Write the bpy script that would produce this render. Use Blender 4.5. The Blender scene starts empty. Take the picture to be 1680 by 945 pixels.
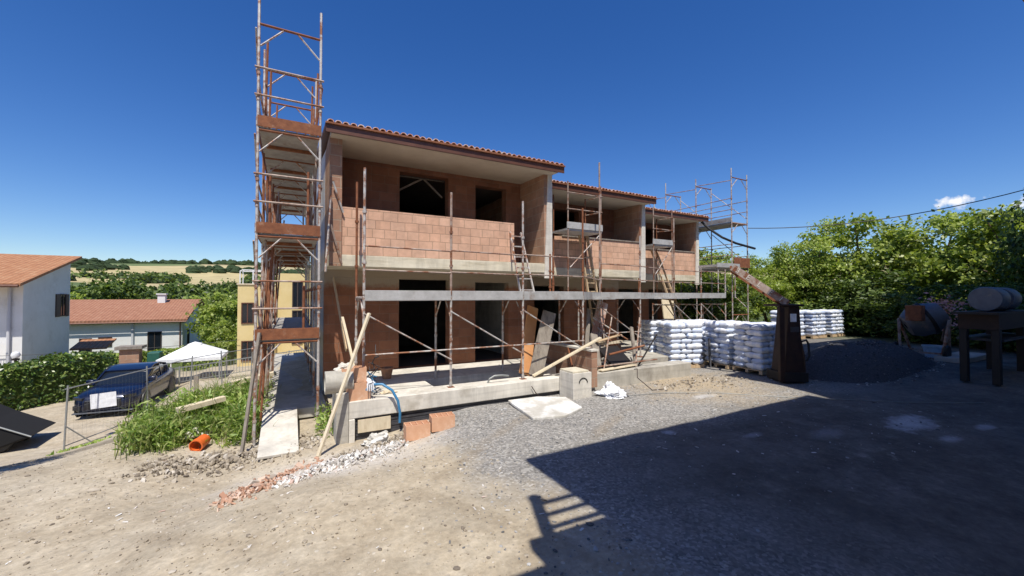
import bpy, math, random
import numpy as np
from mathutils import Vector, Matrix, noise as mnoise
R = math.radians
sc = bpy.context.scene
C = sc.collection
random.seed(11)
rng = np.random.default_rng(11)

# ------------------------------------------------------------------ materials
def newmat(name):
    m = bpy.data.materials.new(name); m.use_nodes = True
    nt = m.node_tree
    b = nt.nodes['Principled BSDF']
    return m, nt, b

def N(nt, t, **kw):
    n = nt.nodes.new(t)
    for k, v in kw.items():
        if k in n.inputs: n.inputs[k].default_value = v
        else: setattr(n, k, v)
    return n

def ramp(nt, fac, stops, interp='LINEAR'):
    r = N(nt, 'ShaderNodeValToRGB'); r.color_ramp.interpolation = interp
    e = r.color_ramp.elements
    while len(e) < len(stops): e.new(0.5)
    for i, (p, c) in enumerate(stops):
        e[i].position = p
        e[i].color = (c[0], c[1], c[2], 1) if hasattr(c, '__len__') else (c, c, c, 1)
    nt.links.new(fac, r.inputs[0])
    return r.outputs[0]

def mixc(nt, fac, a, b, mode='MIX'):
    m = N(nt, 'ShaderNodeMix', data_type='RGBA', blend_type=mode)
    for sock, v in ((m.inputs[0], fac), (m.inputs[6], a), (m.inputs[7], b)):
        if hasattr(v, 'is_output'): nt.links.new(v, sock)
        elif hasattr(v, '__len__'): sock.default_value = (v[0], v[1], v[2], 1)
        else: sock.default_value = v
    return m.outputs[2]

def math_(nt, op, a, b=None, c=None, clamp=False):
    m = N(nt, 'ShaderNodeMath', operation=op, use_clamp=clamp)
    for i, v in enumerate((a, b, c)):
        if v is None: continue
        if hasattr(v, 'is_output'): nt.links.new(v, m.inputs[i])
        else: m.inputs[i].default_value = v
    return m.outputs[0]

def texco(nt, scale=(1, 1, 1)):
    t = N(nt, 'ShaderNodeTexCoord'); mp = N(nt, 'ShaderNodeMapping')
    mp.inputs['Scale'].default_value = scale
    nt.links.new(t.outputs['Object'], mp.inputs[0])
    return mp.outputs[0]

def nz(nt, vec, scale, detail=4, rough=0.6, dist=0):
    n = N(nt, 'ShaderNodeTexNoise', Scale=scale, Detail=detail, Roughness=rough, Distortion=dist)
    nt.links.new(vec, n.inputs['Vector'])
    return n.outputs['Fac']

def bump(nt, b, h, strength, dist=0.02):
    n = N(nt, 'ShaderNodeBump', Strength=strength, Distance=dist)
    nt.links.new(h, n.inputs['Height']); nt.links.new(n.outputs[0], b.inputs['Normal'])

def mottled(name, c1, c2, scale=6, rough=0.85, metal=0, bumps=0.25, c3=None, s3=1.2, t3=(0.55, 0.7), stretch=(1, 1, 1), bdist=0.01):
    m, nt, b = newmat(name)
    v = texco(nt, stretch)
    f = nz(nt, v, scale, 6, 0.65)
    col = ramp(nt, f, [(0.3, c1), (0.7, c2)])
    if c3 is not None:
        g = nz(nt, v, s3, 5, 0.7)
        k = ramp(nt, g, [(t3[0], 0), (t3[1], 1)])
        col = mixc(nt, k, col, c3)
    nt.links.new(col, b.inputs['Base Color'])
    b.inputs['Roughness'].default_value = rough
    b.inputs['Metallic'].default_value = metal
    if bumps: bump(nt, b, nz(nt, v, scale * 5, 5, 0.7), bumps, bdist)
    return m

def plain(name, c, rough=0.5, metal=0, spec=None):
    m, nt, b = newmat(name)
    v = texco(nt)
    f = nz(nt, v, 9, 4, 0.6)
    col = ramp(nt, f, [(0.3, [x * 0.82 for x in c]), (0.7, [min(1, x * 1.1) for x in c])])
    nt.links.new(col, b.inputs['Base Color'])
    b.inputs['Roughness'].default_value = rough; b.inputs['Metallic'].default_value = metal
    return m

def block_mat(name, c1, c2, mortar, bw=0.34, bh=0.215, plaster=None, bias=0.0, msize=0.006):
    """clay block masonry, laid in x+y along the wall and z up"""
    m, nt, b = newmat(name)
    t = N(nt, 'ShaderNodeTexCoord'); s = N(nt, 'ShaderNodeSeparateXYZ')
    nt.links.new(t.outputs['Object'], s.inputs[0])
    u = math_(nt, 'ADD', s.outputs[0], s.outputs[1])
    cb = N(nt, 'ShaderNodeCombineXYZ'); nt.links.new(u, cb.inputs[0]); nt.links.new(s.outputs[2], cb.inputs[1])
    wob = N(nt, 'ShaderNodeTexNoise', Scale=3.0); nt.links.new(t.outputs['Object'], wob.inputs['Vector'])
    sub = N(nt, 'ShaderNodeVectorMath', operation='SUBTRACT'); sub.inputs[1].default_value = (.5, .5, .5)
    nt.links.new(wob.outputs['Color'], sub.inputs[0])
    scl = N(nt, 'ShaderNodeVectorMath', operation='SCALE'); scl.inputs['Scale'].default_value = 0.03
    nt.links.new(sub.outputs[0], scl.inputs[0])
    add = N(nt, 'ShaderNodeVectorMath', operation='ADD'); nt.links.new(cb.outputs[0], add.inputs[0]); nt.links.new(scl.outputs[0], add.inputs[1])
    br = N(nt, 'ShaderNodeTexBrick', offset=0.5, offset_frequency=2, squash=0.8, squash_frequency=3)
    br.inputs['Scale'].default_value = 1; br.inputs['Brick Width'].default_value = bw; br.inputs['Row Height'].default_value = bh
    br.inputs['Mortar Size'].default_value = msize; br.inputs['Mortar Smooth'].default_value = 0.3; br.inputs['Bias'].default_value = bias
    br.inputs['Color1'].default_value = (*c1, 1); br.inputs['Color2'].default_value = (*c2, 1); br.inputs['Mortar'].default_value = (*mortar, 1)
    nt.links.new(add.outputs[0], br.inputs['Vector'])
    f = nz(nt, t.outputs['Object'], 2.3, 6, 0.7)
    dark = ramp(nt, f, [(0.3, 0.72), (0.72, 1.08)])
    col = mixc(nt, 1.0, br.outputs['Color'], dark, 'MULTIPLY')
    cell = N(nt, 'ShaderNodeTexWhiteNoise', noise_dimensions='2D'); fl = N(nt, 'ShaderNodeVectorMath', operation='DIVIDE'); nt.links.new(add.outputs[0], fl.inputs[0]); fl.inputs[1].default_value = (bw * .83, bh, 1)
    flo = N(nt, 'ShaderNodeVectorMath', operation='FLOOR'); nt.links.new(fl.outputs[0], flo.inputs[0]); nt.links.new(flo.outputs[0], cell.inputs['Vector'])
    col = mixc(nt, 1.0, col, ramp(nt, cell.outputs['Value'], [(0, .88), (1, 1.07)]), 'MULTIPLY')
    f2 = nz(nt, t.outputs['Object'], 11, 6, 0.75)
    k2 = ramp(nt, f2, [(0.58, 0), (0.74, 0.55)])
    col = mixc(nt, k2, col, mortar)
    if plaster:
        zlo, zhi, pc = plaster
        n3 = nz(nt, t.outputs['Object'], 2.2, 6, 0.7)
        zz = math_(nt, 'ADD', s.outputs[2], math_(nt, 'MULTIPLY', math_(nt, 'SUBTRACT', n3, 0.5), 0.55))
        k = N(nt, 'ShaderNodeMapRange'); k.inputs[1].default_value = zlo; k.inputs[2].default_value = zhi
        nt.links.new(zz, k.inputs[0])
        col = mixc(nt, k.outputs[0], col, pc)
    nt.links.new(col, b.inputs['Base Color']); b.inputs['Roughness'].default_value = 0.92
    h = math_(nt, 'SUBTRACT', math_(nt, 'MULTIPLY', nz(nt, t.outputs['Object'], 40, 4, 0.7), 0.35), br.outputs['Fac'])
    bump(nt, b, h, 0.6, 0.012)
    return m

def streaks(m, amt=.35):
    nt = m.node_tree; b = nt.nodes['Principled BSDF']; l = b.inputs['Base Color'].links[0]; src = l.from_socket
    v = texco(nt, (1.6, 1.6, .3)); f = nz(nt, v, 1.7, 7, .72, .6); v2 = texco(nt, (.25, .25, 5)); g = nz(nt, v2, 1.3, 5, .65, .4)
    col = mixc(nt, 1.0, src, ramp(nt, f, [(.35, 1 - amt), (.6, 1.06)]), 'MULTIPLY')
    col = mixc(nt, 1.0, col, ramp(nt, g, [(.38, 1 - amt * .5), (.5, 1.04)]), 'MULTIPLY')
    nt.links.new(col, b.inputs['Base Color'])
def leaf_mat(name, dark, light, accent=None, trans=0.3, rough=0.5):
    m, nt, b = newmat(name)
    g = N(nt, 'ShaderNodeNewGeometry')
    stops = [(0.0, dark), (0.55, light)]
    if accent: stops.append((0.97, accent))
    col = ramp(nt, g.outputs['Random Per Island'], stops)
    v = texco(nt); f = nz(nt, v, 0.9, 3, 0.5)
    col = mixc(nt, 1.0, col, ramp(nt, f, [(0.3, 0.7), (0.7, 1.25)]), 'MULTIPLY')
    nt.links.new(col, b.inputs['Base Color']); b.inputs['Roughness'].default_value = rough
    b.inputs['Specular IOR Level'].default_value = 0.5
    tr = N(nt, 'ShaderNodeBsdfTranslucent'); nt.links.new(mixc(nt, 1.0, col, (1.3, 1.35, 0.6), 'MULTIPLY'), tr.inputs[0])
    mx = N(nt, 'ShaderNodeMixShader'); mx.inputs[0].default_value = trans
    nt.links.new(b.outputs[0], mx.inputs[1]); nt.links.new(tr.outputs[0], mx.inputs[2])
    nt.links.new(mx.outputs[0], nt.nodes['Material Output'].inputs[0])
    return m

M = {}
M['galv'] = mottled('galvanised_tube', (.42, .39, .36), (.62, .59, .55), 9, .6, .3, .1, (.30, .13, .065), 3.5, (.47, .58))
M['rust'] = mottled('rusty_steel', (.16, .055, .025), (.30, .115, .05), 8, .85, .1, .2, (.42, .26, .17), 3, (.58, .75))
M['rustpost'] = mottled('rust_streaked_tube', (.30, .20, .15), (.48, .40, .34), 7, .7, .2, .1, (.22, .085, .04), 3, (.48, .6))
M['deck'] = mottled('steel_deck', (.40, .39, .37), (.58, .57, .55), 5, .6, .25, .15, (.30, .22, .17), 2.2, (.55, .75), (1, 3, 1))
M['underdeck'] = mottled('dusty_deck', (.27, .25, .23), (.42, .40, .37), 5, .8, 0, .2, (.2, .13, .09), 2, (.55, .7))
M['conc'] = mottled('concrete', (.38, .355, .30), (.52, .49, .43), 3, .9, 0, .3, (.30, .27, .225), 1.1, (.52, .72))
M['concpale'] = mottled('pale_concrete', (.57, .53, .46), (.72, .68, .60), 2.5, .9, 0, .25, (.42, .38, .31), 1.4, (.54, .75))
M['slab'] = mottled('formed_concrete', (.56, .50, .37), (.70, .64, .50), 2.0, .88, 0, .2, (.42, .36, .24), 1.6, (.52, .72), (.5, .5, 3))
M['plaster'] = mottled('soffit_plaster', (.50, .43, .34), (.60, .53, .43), 1.6, .95, 0, .1)
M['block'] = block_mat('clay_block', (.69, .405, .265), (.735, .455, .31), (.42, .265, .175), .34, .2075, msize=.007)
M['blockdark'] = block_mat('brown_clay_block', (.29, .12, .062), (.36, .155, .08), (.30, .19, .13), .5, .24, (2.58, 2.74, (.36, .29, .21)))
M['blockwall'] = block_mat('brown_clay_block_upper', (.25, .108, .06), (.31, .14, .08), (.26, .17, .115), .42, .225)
M['fin'] = block_mat('plastered_fin_wall', (.38, .205, .13), (.44, .26, .17), (.44, .33, .24), .42, .24, msize=.01)
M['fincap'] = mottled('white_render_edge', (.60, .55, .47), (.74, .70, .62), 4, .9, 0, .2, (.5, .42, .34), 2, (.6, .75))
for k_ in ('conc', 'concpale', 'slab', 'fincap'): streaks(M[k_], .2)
M['tile'] = mottled('terracotta_tile', (.46, .19, .11), (.60, .31, .20), 7, .85, 0, .2, (.74, .58, .48), 4, (.46, .62))
M['darkroom'] = mottled('gloom_toned_concrete', (.07, .06, .05), (.11, .095, .08), 3, .95)  # concrete darkened in its colour to deepen the gloom of the rooms
M['gutter'] = mottled('brown_gutter', (.11, .045, .028), (.16, .07, .042), 4, .45, .2, .05)
M['wood'] = mottled('raw_timber', (.46, .32, .18), (.62, .47, .30), 5, .8, 0, .2, (.36, .22, .11), 2, (.55, .7), (6, 6, .8))
M['woodpale'] = mottled('pale_timber', (.60, .50, .34), (.74, .64, .47), 5, .8, 0, .2, (.48, .36, .22), 2, (.58, .75), (3, 3, .8))
M['woodgrey'] = mottled('weathered_timber', (.20, .17, .14), (.32, .28, .23), 5, .85, 0, .25, (.14, .11, .09), 2, (.5, .7), (3, 3, 1))
M['woodorange'] = mottled('orange_shutter_board', (.60, .27, .10), (.70, .36, .16), 3, .75, 0, .15, (.55, .40, .25), 1.5, (.52, .7))
M['hblock'] = mottled('hollow_clay_block', (.58, .31, .18), (.70, .43, .28), 6, .9, 0, .3, (.66, .52, .40), 3, (.58, .75))
M['dark'] = plain('black_steel', (.022, .018, .016), .6, .2)
M['rustdark'] = mottled('dark_painted_steel', (.018, .010, .008), (.045, .020, .013), 6, .6, .2, .1)
M['black'] = plain('black_plastic', (.02, .02, .022), .5)
M['membrane'] = mottled('dimpled_membrane', (.03, .03, .035), (.07, .07, .08), 8, .6, 0, .1)
M['bluehose'] = plain('blue_hose', (.05, .22, .42), .45)
M['orangepipe'] = plain('orange_pvc', (.75, .15, .03), .4)
M['terracotta'] = plain('terracotta_pot', (.50, .25, .13), .9)
M['whiterender'] = mottled('white_render', (.72, .71, .68), (.80, .79, .77), 1.2, .9, 0, .05, (.62, .60, .56), .7, (.55, .75))
M['yellow'] = mottled('yellow_render', (.66, .51, .22), (.73, .58, .29), 1.2, .9, 0, .05)
M['greyrender'] = mottled('grey_render', (.50, .50, .52), (.58, .58, .60), 1.0, .9, 0, .05)
M['frame'] = plain('dark_shutter', (.06, .04, .03), .6)
M['whitepaint'] = plain('white_paint', (.80, .80, .79), .5)
M['canvas'] = plain('white_canvas', (.82, .82, .80), .8)
M['post'] = plain('grey_fence_steel', (.30, .31, .30), .55, .4)
M['tarp'] = plain('black_tarpaulin', (.006, .006, .007), .95)
M['bark'] = mottled('bark', (.07, .05, .035), (.15, .11, .08), 10, .95, 0, .5)
M['mixer'] = mottled('mixer_steel', (.10, .112, .135), (.16, .175, .205), 4, .5, .3, .1, (.30, .25, .2), 3, (.58, .75))
M['bluetub'] = plain('pale_blue_plastic', (.35, .55, .75), .5)
M['cable'] = plain('cable_black', (.02, .02, .025), .6)
M['sheet'] = plain('white_sheet', (.82, .83, .86), .6)
M['flower'] = leaf_mat('pink_blossom', (.55, .2, .2), (.75, .4, .38), None, .2)
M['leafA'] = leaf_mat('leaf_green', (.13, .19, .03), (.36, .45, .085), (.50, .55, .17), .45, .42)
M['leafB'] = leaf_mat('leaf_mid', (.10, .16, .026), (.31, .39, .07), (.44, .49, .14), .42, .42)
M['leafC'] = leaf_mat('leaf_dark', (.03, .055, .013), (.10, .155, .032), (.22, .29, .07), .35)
M['leafH'] = leaf_mat('laurel_leaf', (.025, .06, .012), (.12, .20, .03), (.30, .36, .10), .2, .3)
M['weed'] = leaf_mat('weed_leaf', (.10, .18, .03), (.28, .41, .085), (.48, .54, .19), .4)
M['grass'] = leaf_mat('grass_blade', (.10, .15, .03), (.26, .32, .09), (.46, .42, .20), .3)
M['farwood'] = mottled('far_woodland', (.018, .038, .015), (.06, .10, .03), .6, .95, 0, .9, None, 1, (.5, .6), (1, 1, 1), 1.5)

def glass_mat():
    m, nt, b = newmat('dark_glass'); b.inputs['Base Color'].default_value = (.012, .016, .022, 1)
    b.inputs['Roughness'].default_value = .06; b.inputs['Specular IOR Level'].default_value = .6
    return m
M['glass'] = glass_mat()
def carpaint():
    m, nt, b = newmat('dark_blue_car_paint'); b.inputs['Base Color'].default_value = (.006, .011, .036, 1)
    b.inputs['Roughness'].default_value = .3; b.inputs['Metallic'].default_value = .3; b.inputs['Coat Weight'].default_value = .45
    b.inputs['Coat Roughness'].default_value = .06
    return m
M['car'] = carpaint()

def bag_mat():
    m, nt, b = newmat('cement_sack')
    t = N(nt, 'ShaderNodeTexCoord'); s = N(nt, 'ShaderNodeSeparateXYZ'); nt.links.new(t.outputs['Object'], s.inputs[0])
    oi = N(nt, 'ShaderNodeObjectInfo')
    ax = math_(nt, 'ABSOLUTE', s.outputs[0])
    f = nz(nt, t.outputs['Object'], 7, 5, 0.65)
    e = math_(nt, 'ADD', ax, math_(nt, 'MULTIPLY', math_(nt, 'SUBTRACT', f, .5), .16))
    k = ramp(nt, e, [(.215, 0), (.25, .55)])
    band = ramp(nt, math_(nt, 'ABSOLUTE', math_(nt, 'ADD', s.outputs[0], .04)), [(.05, .40), (.07, 0)])
    kk = math_(nt, 'MULTIPLY', math_(nt, 'MAXIMUM', k, band), math_(nt, 'ADD', .55, math_(nt, 'MULTIPLY', oi.outputs['Random'], .8)), clamp=True)
    white = ramp(nt, f, [(.25, (.72, .74, .78)), (.7, (.90, .91, .93))])
    col = mixc(nt, kk, white, (.30, .42, .68))
    nt.links.new(col, b.inputs['Base Color']); b.inputs['Roughness'].default_value = .45
    bump(nt, b, nz(nt, t.outputs['Object'], 18, 4, .6), .5, .02)
    return m
M['bag'] = bag_mat()

def roof_mat(name, c1, c2, c3):
    m, nt, b = newmat(name)
    t = N(nt, 'ShaderNodeTexCoord'); s = N(nt, 'ShaderNodeSeparateXYZ'); nt.links.new(t.outputs['Object'], s.inputs[0])
    wx = N(nt, 'ShaderNodeTexWave', wave_type='BANDS', bands_direction='X'); wx.inputs['Scale'].default_value = 1.3; wx.inputs['Distortion'].default_value = .3
    nt.links.new(t.outputs['Object'], wx.inputs['Vector'])
    wy = N(nt, 'ShaderNodeTexWave', wave_type='BANDS', bands_direction='Y', wave_profile='SAW'); wy.inputs['Scale'].default_value = .9
    nt.links.new(t.outputs['Object'], wy.inputs['Vector'])
    f = nz(nt, t.outputs['Object'], 2.5, 8, .75)
    col = ramp(nt, f, [(.3, c1), (.52, c2), (.75, c3)])
    col = mixc(nt, ramp(nt, wx.outputs['Fac'], [(0, .35), (.35, 0)]), col, [x * .45 for x in c1])
    nt.links.new(col, b.inputs['Base Color']); b.inputs['Roughness'].default_value = .9
    h = math_(nt, 'ADD', wx.outputs['Fac'], math_(nt, 'MULTIPLY', wy.outputs['Fac'], .5))
    bump(nt, b, h, .7, .06)
    return m
M['roofO'] = roof_mat('orange_roof_tiles', (.29, .12, .055), (.41, .19, .09), (.50, .33, .19))
M['roofR'] = roof_mat('red_brown_roof_tiles', (.27, .115, .065), (.36, .165, .095), (.42, .25, .16))

def ground_mat():
    m, nt, b = newmat('yard_ground')
    t = N(nt, 'ShaderNodeTexCoord'); s = N(nt, 'ShaderNodeSeparateXYZ'); nt.links.new(t.outputs['Object'], s.inputs[0])
    X, Y = s.outputs[0], s.outputs[1]; P = t.outputs['Object']
    big = nz(nt, P, .45, 5, .6); mid = nz(nt, P, 2.2, 6, .7); fine = nz(nt, P, 14, 6, .75); grain = nz(nt, P, 70, 3, .7)
    vor = N(nt, 'ShaderNodeTexVoronoi', feature='F1'); vor.inputs['Scale'].default_value = 32; nt.links.new(P, vor.inputs['Vector'])
    vor2 = N(nt, 'ShaderNodeTexVoronoi', feature='F1'); vor2.inputs['Scale'].default_value = 13; nt.links.new(P, vor2.inputs['Vector'])
    # dirt
    dirt = ramp(nt, mid, [(.3, (.38, .31, .22)), (.5, (.48, .405, .295)), (.7, (.57, .495, .38))])
    dirt = mixc(nt, ramp(nt, big, [(.45, 0), (.7, .6)]), dirt, (.55, .49, .39))
    dirt = mixc(nt, ramp(nt, nz(nt, P, .75, 6, .7, .8), [(.47, 0), (.62, .6)]), dirt, (.36, .31, .235))
    dirt = mixc(nt, ramp(nt, nz(nt, P, 5.5, 6, .75), [(.5, 0), (.68, .38)]), dirt, (.28, .23, .165))
    # grey gravel
    gcell = N(nt, 'ShaderNodeSeparateXYZ'); nt.links.new(vor.outputs['Color'], gcell.inputs[0])
    grav = ramp(nt, gcell.outputs[0], [(0, (.165, .158, .148)), (.6, (.285, .272, .252)), (1, (.47, .45, .415))])
    grav = mixc(nt, ramp(nt, mid, [(.4, 0), (.75, .55)]), grav, (.34, .315, .28))
    # grit darkened in its colour for the shaded part of the yard
    shade_grit = ramp(nt, mid, [(.25, (.085, .077, .065)), (.55, (.15, .137, .118)), (.8, (.27, .25, .22))])
    edge = math_(nt, 'ADD', X, math_(nt, 'MULTIPLY', math_(nt, 'SUBTRACT', big, .5), 4.5))
    edge = math_(nt, 'ADD', edge, math_(nt, 'MULTIPLY', math_(nt, 'SUBTRACT', fine, .5), 1.2))
    kg = N(nt, 'ShaderNodeMapRange'); kg.inputs[1].default_value = 1.9; kg.inputs[2].default_value = 2.9; nt.links.new(edge, kg.inputs[0])
    col = mixc(nt, kg.outputs[0], dirt, grav)
    # dark grit: right of x 2.8 and south of y 5.1 (house shadow painted into the ground colour)
    ty = math_(nt, 'ADD', Y, math_(nt, 'MULTIPLY', math_(nt, 'SUBTRACT', big, .5), 1.6))
    kt1 = N(nt, 'ShaderNodeMapRange'); kt1.inputs[1].default_value = 5.6; kt1.inputs[2].default_value = 4.6; nt.links.new(ty, kt1.inputs[0])
    kt2 = N(nt, 'ShaderNodeMapRange'); kt2.inputs[1].default_value = 2.8; kt2.inputs[2].default_value = 5.6; nt.links.new(edge, kt2.inputs[0])
    ktf = N(nt, 'ShaderNodeMapRange'); ktf.inputs[1].default_value = 10.5; ktf.inputs[2].default_value = 14; nt.links.new(edge, ktf.inputs[0])
    kt = math_(nt, 'MAXIMUM', math_(nt, 'MULTIPLY', kt1.outputs[0], kt2.outputs[0]), math_(nt, 'MULTIPLY', ktf.outputs[0], .8))
    col = mixc(nt, kt, col, shade_grit)
    # beige dust by the sacks
    dv = N(nt, 'ShaderNodeVectorMath', operation='DISTANCE'); nt.links.new(P, dv.inputs[0]); dv.inputs[1].default_value = (9.6, 7.4, 0)
    kd = N(nt, 'ShaderNodeMapRange'); kd.inputs[1].default_value = 2.6; kd.inputs[2].default_value = .6
    nt.links.new(math_(nt, 'ADD', dv.outputs['Value'], math_(nt, 'MULTIPLY', math_(nt, 'SUBTRACT', mid, .5), 4)), kd.inputs[0])
    col = mixc(nt, math_(nt, 'MULTIPLY', kd.outputs[0], .75), col, (.46, .36, .23))
    # white cement dust
    wd = ramp(nt, nz(nt, P, 1.1, 7, .72, 1.0), [(.62, 0), (.74, .7)])
    col = mixc(nt, math_(nt, 'MULTIPLY', wd, .55), col, (.58, .55, .50))
    # plaster dust trodden in round the rubble
    dr = N(nt, 'ShaderNodeVectorMath', operation='DISTANCE'); sc_ = N(nt, 'ShaderNodeVectorMath', operation='MULTIPLY'); nt.links.new(P, sc_.inputs[0]); sc_.inputs[1].default_value = (.45, 1, 0)
    nt.links.new(sc_.outputs[0], dr.inputs[0]); dr.inputs[1].default_value = (.36, 6.95, 0)
    kr_ = N(nt, 'ShaderNodeMapRange'); kr_.inputs[1].default_value = .95; kr_.inputs[2].default_value = .15
    nt.links.new(math_(nt, 'ADD', dr.outputs['Value'], math_(nt, 'MULTIPLY', math_(nt, 'SUBTRACT', mid, .5), 1.2)), kr_.inputs[0])
    col = mixc(nt, math_(nt, 'MULTIPLY', kr_.outputs[0], .8), col, (.66, .62, .57))
    # stones
    st = N(nt, 'ShaderNodeSeparateXYZ'); nt.links.new(vor2.outputs['Color'], st.inputs[0])
    pick = math_(nt, 'MULTIPLY', math_(nt, 'GREATER_THAN', math_(nt, 'ADD', st.outputs[1], math_(nt, 'MULTIPLY', big, .25)), 1.02), math_(nt, 'LESS_THAN', vor2.outputs['Distance'], .28))
    col = mixc(nt, math_(nt, 'MULTIPLY', pick, math_(nt, 'SUBTRACT', .7, math_(nt, 'MULTIPLY', kt, .6))), col, mixc(nt, st.outputs[0], (.25, .22, .18), (.66, .6, .5)))
    # cement spills on the dark grit
    def spill(x, y, rx, ry, k):
        e = N(nt, 'ShaderNodeVectorMath', operation='SUBTRACT'); nt.links.new(P, e.inputs[0]); e.inputs[1].default_value = (x, y, 0)
        e2 = N(nt, 'ShaderNodeVectorMath', operation='MULTIPLY'); nt.links.new(e.outputs[0], e2.inputs[0]); e2.inputs[1].default_value = (1 / rx, 1 / ry, 0)
        ln = N(nt, 'ShaderNodeVectorMath', operation='LENGTH'); nt.links.new(e2.outputs[0], ln.inputs[0])
        q_ = N(nt, 'ShaderNodeMapRange'); q_.inputs[1].default_value = 1.15; q_.inputs[2].default_value = .35; nt.links.new(math_(nt, 'ADD', ln.outputs['Value'], math_(nt, 'MULTIPLY', math_(nt, 'SUBTRACT', mid, .5), 2.6)), q_.inputs[0])
        return math_(nt, 'MULTIPLY', q_.outputs[0], k)
    for a_ in ((10.3, 3.15, .75, .32, .9), (9.75, 2.5, .3, .13, .7), (11.2, 2.4, .35, .12, .6), (5.9, 5.0, .14, .1, .7), (7.0, 4.2, .3, .1, .35), (8.2, 3.6, .5, .2, .25), (8.6, 6.3, .4, .15, .5)):
        col = mixc(nt, spill(*a_), col, (.62, .62, .62))
    # paler dust drifted over the shade-darkened grit, and tyre marks
    dst = ramp(nt, nz(nt, P, .55, 6, .7, .6), [(.46, 0), (.66, .42)])
    col = mixc(nt, math_(nt, 'MULTIPLY', dst, kt), col, (.27, .25, .225))
    for cx, cy, rr in ((-9.0, -2.0, 10.9), (-9.0, -2.0, 12.45), (14.0, -9.0, 17.2), (14.0, -9.0, 18.75)):
        dd = N(nt, 'ShaderNodeVectorMath', operation='DISTANCE'); nt.links.new(P, dd.inputs[0]); dd.inputs[1].default_value = (cx, cy, 0)
        ring_ = math_(nt, 'ABSOLUTE', math_(nt, 'SUBTRACT', math_(nt, 'ADD', dd.outputs['Value'], math_(nt, 'MULTIPLY', math_(nt, 'SUBTRACT', mid, .5), .25)), rr))
        tk = N(nt, 'ShaderNodeMapRange'); tk.inputs[1].default_value = .17; tk.inputs[2].default_value = .06; nt.links.new(ring_, tk.inputs[0])
        col = mixc(nt, math_(nt, 'MULTIPLY', math_(nt, 'MULTIPLY', tk.outputs[0], ramp(nt, nz(nt, P, .7, 4, .6), [(.4, 0), (.6, .42)])), math_(nt, 'SUBTRACT', 1, kt)), col, mixc(nt, fine, (.22, .17, .115), (.34, .275, .19)))
    # shadow strips painted across the track on the left (band about a line)
    def shade_band(x0, y0, x1, y1, w, k):
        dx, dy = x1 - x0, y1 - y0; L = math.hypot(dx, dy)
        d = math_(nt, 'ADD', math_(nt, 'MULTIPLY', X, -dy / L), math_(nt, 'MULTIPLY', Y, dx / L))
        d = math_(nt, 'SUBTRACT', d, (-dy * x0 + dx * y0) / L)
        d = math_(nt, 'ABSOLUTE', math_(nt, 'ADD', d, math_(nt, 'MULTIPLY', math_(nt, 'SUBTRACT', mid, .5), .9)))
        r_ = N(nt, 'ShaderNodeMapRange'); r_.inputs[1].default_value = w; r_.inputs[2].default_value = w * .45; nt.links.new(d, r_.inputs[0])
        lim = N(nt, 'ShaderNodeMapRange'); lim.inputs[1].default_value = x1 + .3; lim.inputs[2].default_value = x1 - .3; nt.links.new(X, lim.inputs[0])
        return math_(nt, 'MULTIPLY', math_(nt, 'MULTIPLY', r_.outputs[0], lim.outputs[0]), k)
    col = mixc(nt, math_(nt, 'MAXIMUM', shade_band(-4.6, 10.3, -2.7, 11.6, .5, .5), shade_band(-6.2, 13.2, -3.2, 14.6, .5, .8)), col, (.045, .036, .028))
    # grass: far away and in tufts on the left track
    gy = math_(nt, 'ADD', Y, math_(nt, 'MULTIPLY', math_(nt, 'SUBTRACT', big, .5), 10))
    kf = N(nt, 'ShaderNodeMapRange'); kf.inputs[1].default_value = 31; kf.inputs[2].default_value = 35; nt.links.new(gy, kf.inputs[0])
    kr = N(nt, 'ShaderNodeMapRange'); kr.inputs[1].default_value = 22; kr.inputs[2].default_value = 26; nt.links.new(X, kr.inputs[0])
    grass = ramp(nt, mid, [(.3, (.05, .08, .02)), (.7, (.13, .16, .05))])
    col = mixc(nt, math_(nt, 'MAXIMUM', kf.outputs[0], kr.outputs[0]), col, grass)
    kx = N(nt, 'ShaderNodeMapRange'); kx.inputs[1].default_value = -2.0; kx.inputs[2].default_value = -3.2; nt.links.new(X, kx.inputs[0])
    tuft = math_(nt, 'MULTIPLY', ramp(nt, nz(nt, P, .8, 6, .7), [(.6, 0), (.7, .6)]), kx.outputs[0])
    col = mixc(nt, tuft, col, (.20, .20, .075))
    col = mixc(nt, 1.0, col, ramp(nt, fine, [(.25, .70), (.75, 1.22)]), 'MULTIPLY')
    nt.links.new(col, b.inputs['Base Color']); b.inputs['Roughness'].default_value = .95
    b.inputs['Specular IOR Level'].default_value = .2
    h = math_(nt, 'ADD', math_(nt, 'MULTIPLY', fine, .6), math_(nt, 'MULTIPLY', grain, .25))
    h = math_(nt, 'ADD', h, math_(nt, 'MULTIPLY', math_(nt, 'SUBTRACT', .5, vor2.outputs['Distance']), math_(nt, 'MULTIPLY', pick, .8)))
    bump(nt, b, h, .7, .035)
    return m
M['ground'] = ground_mat()

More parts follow.
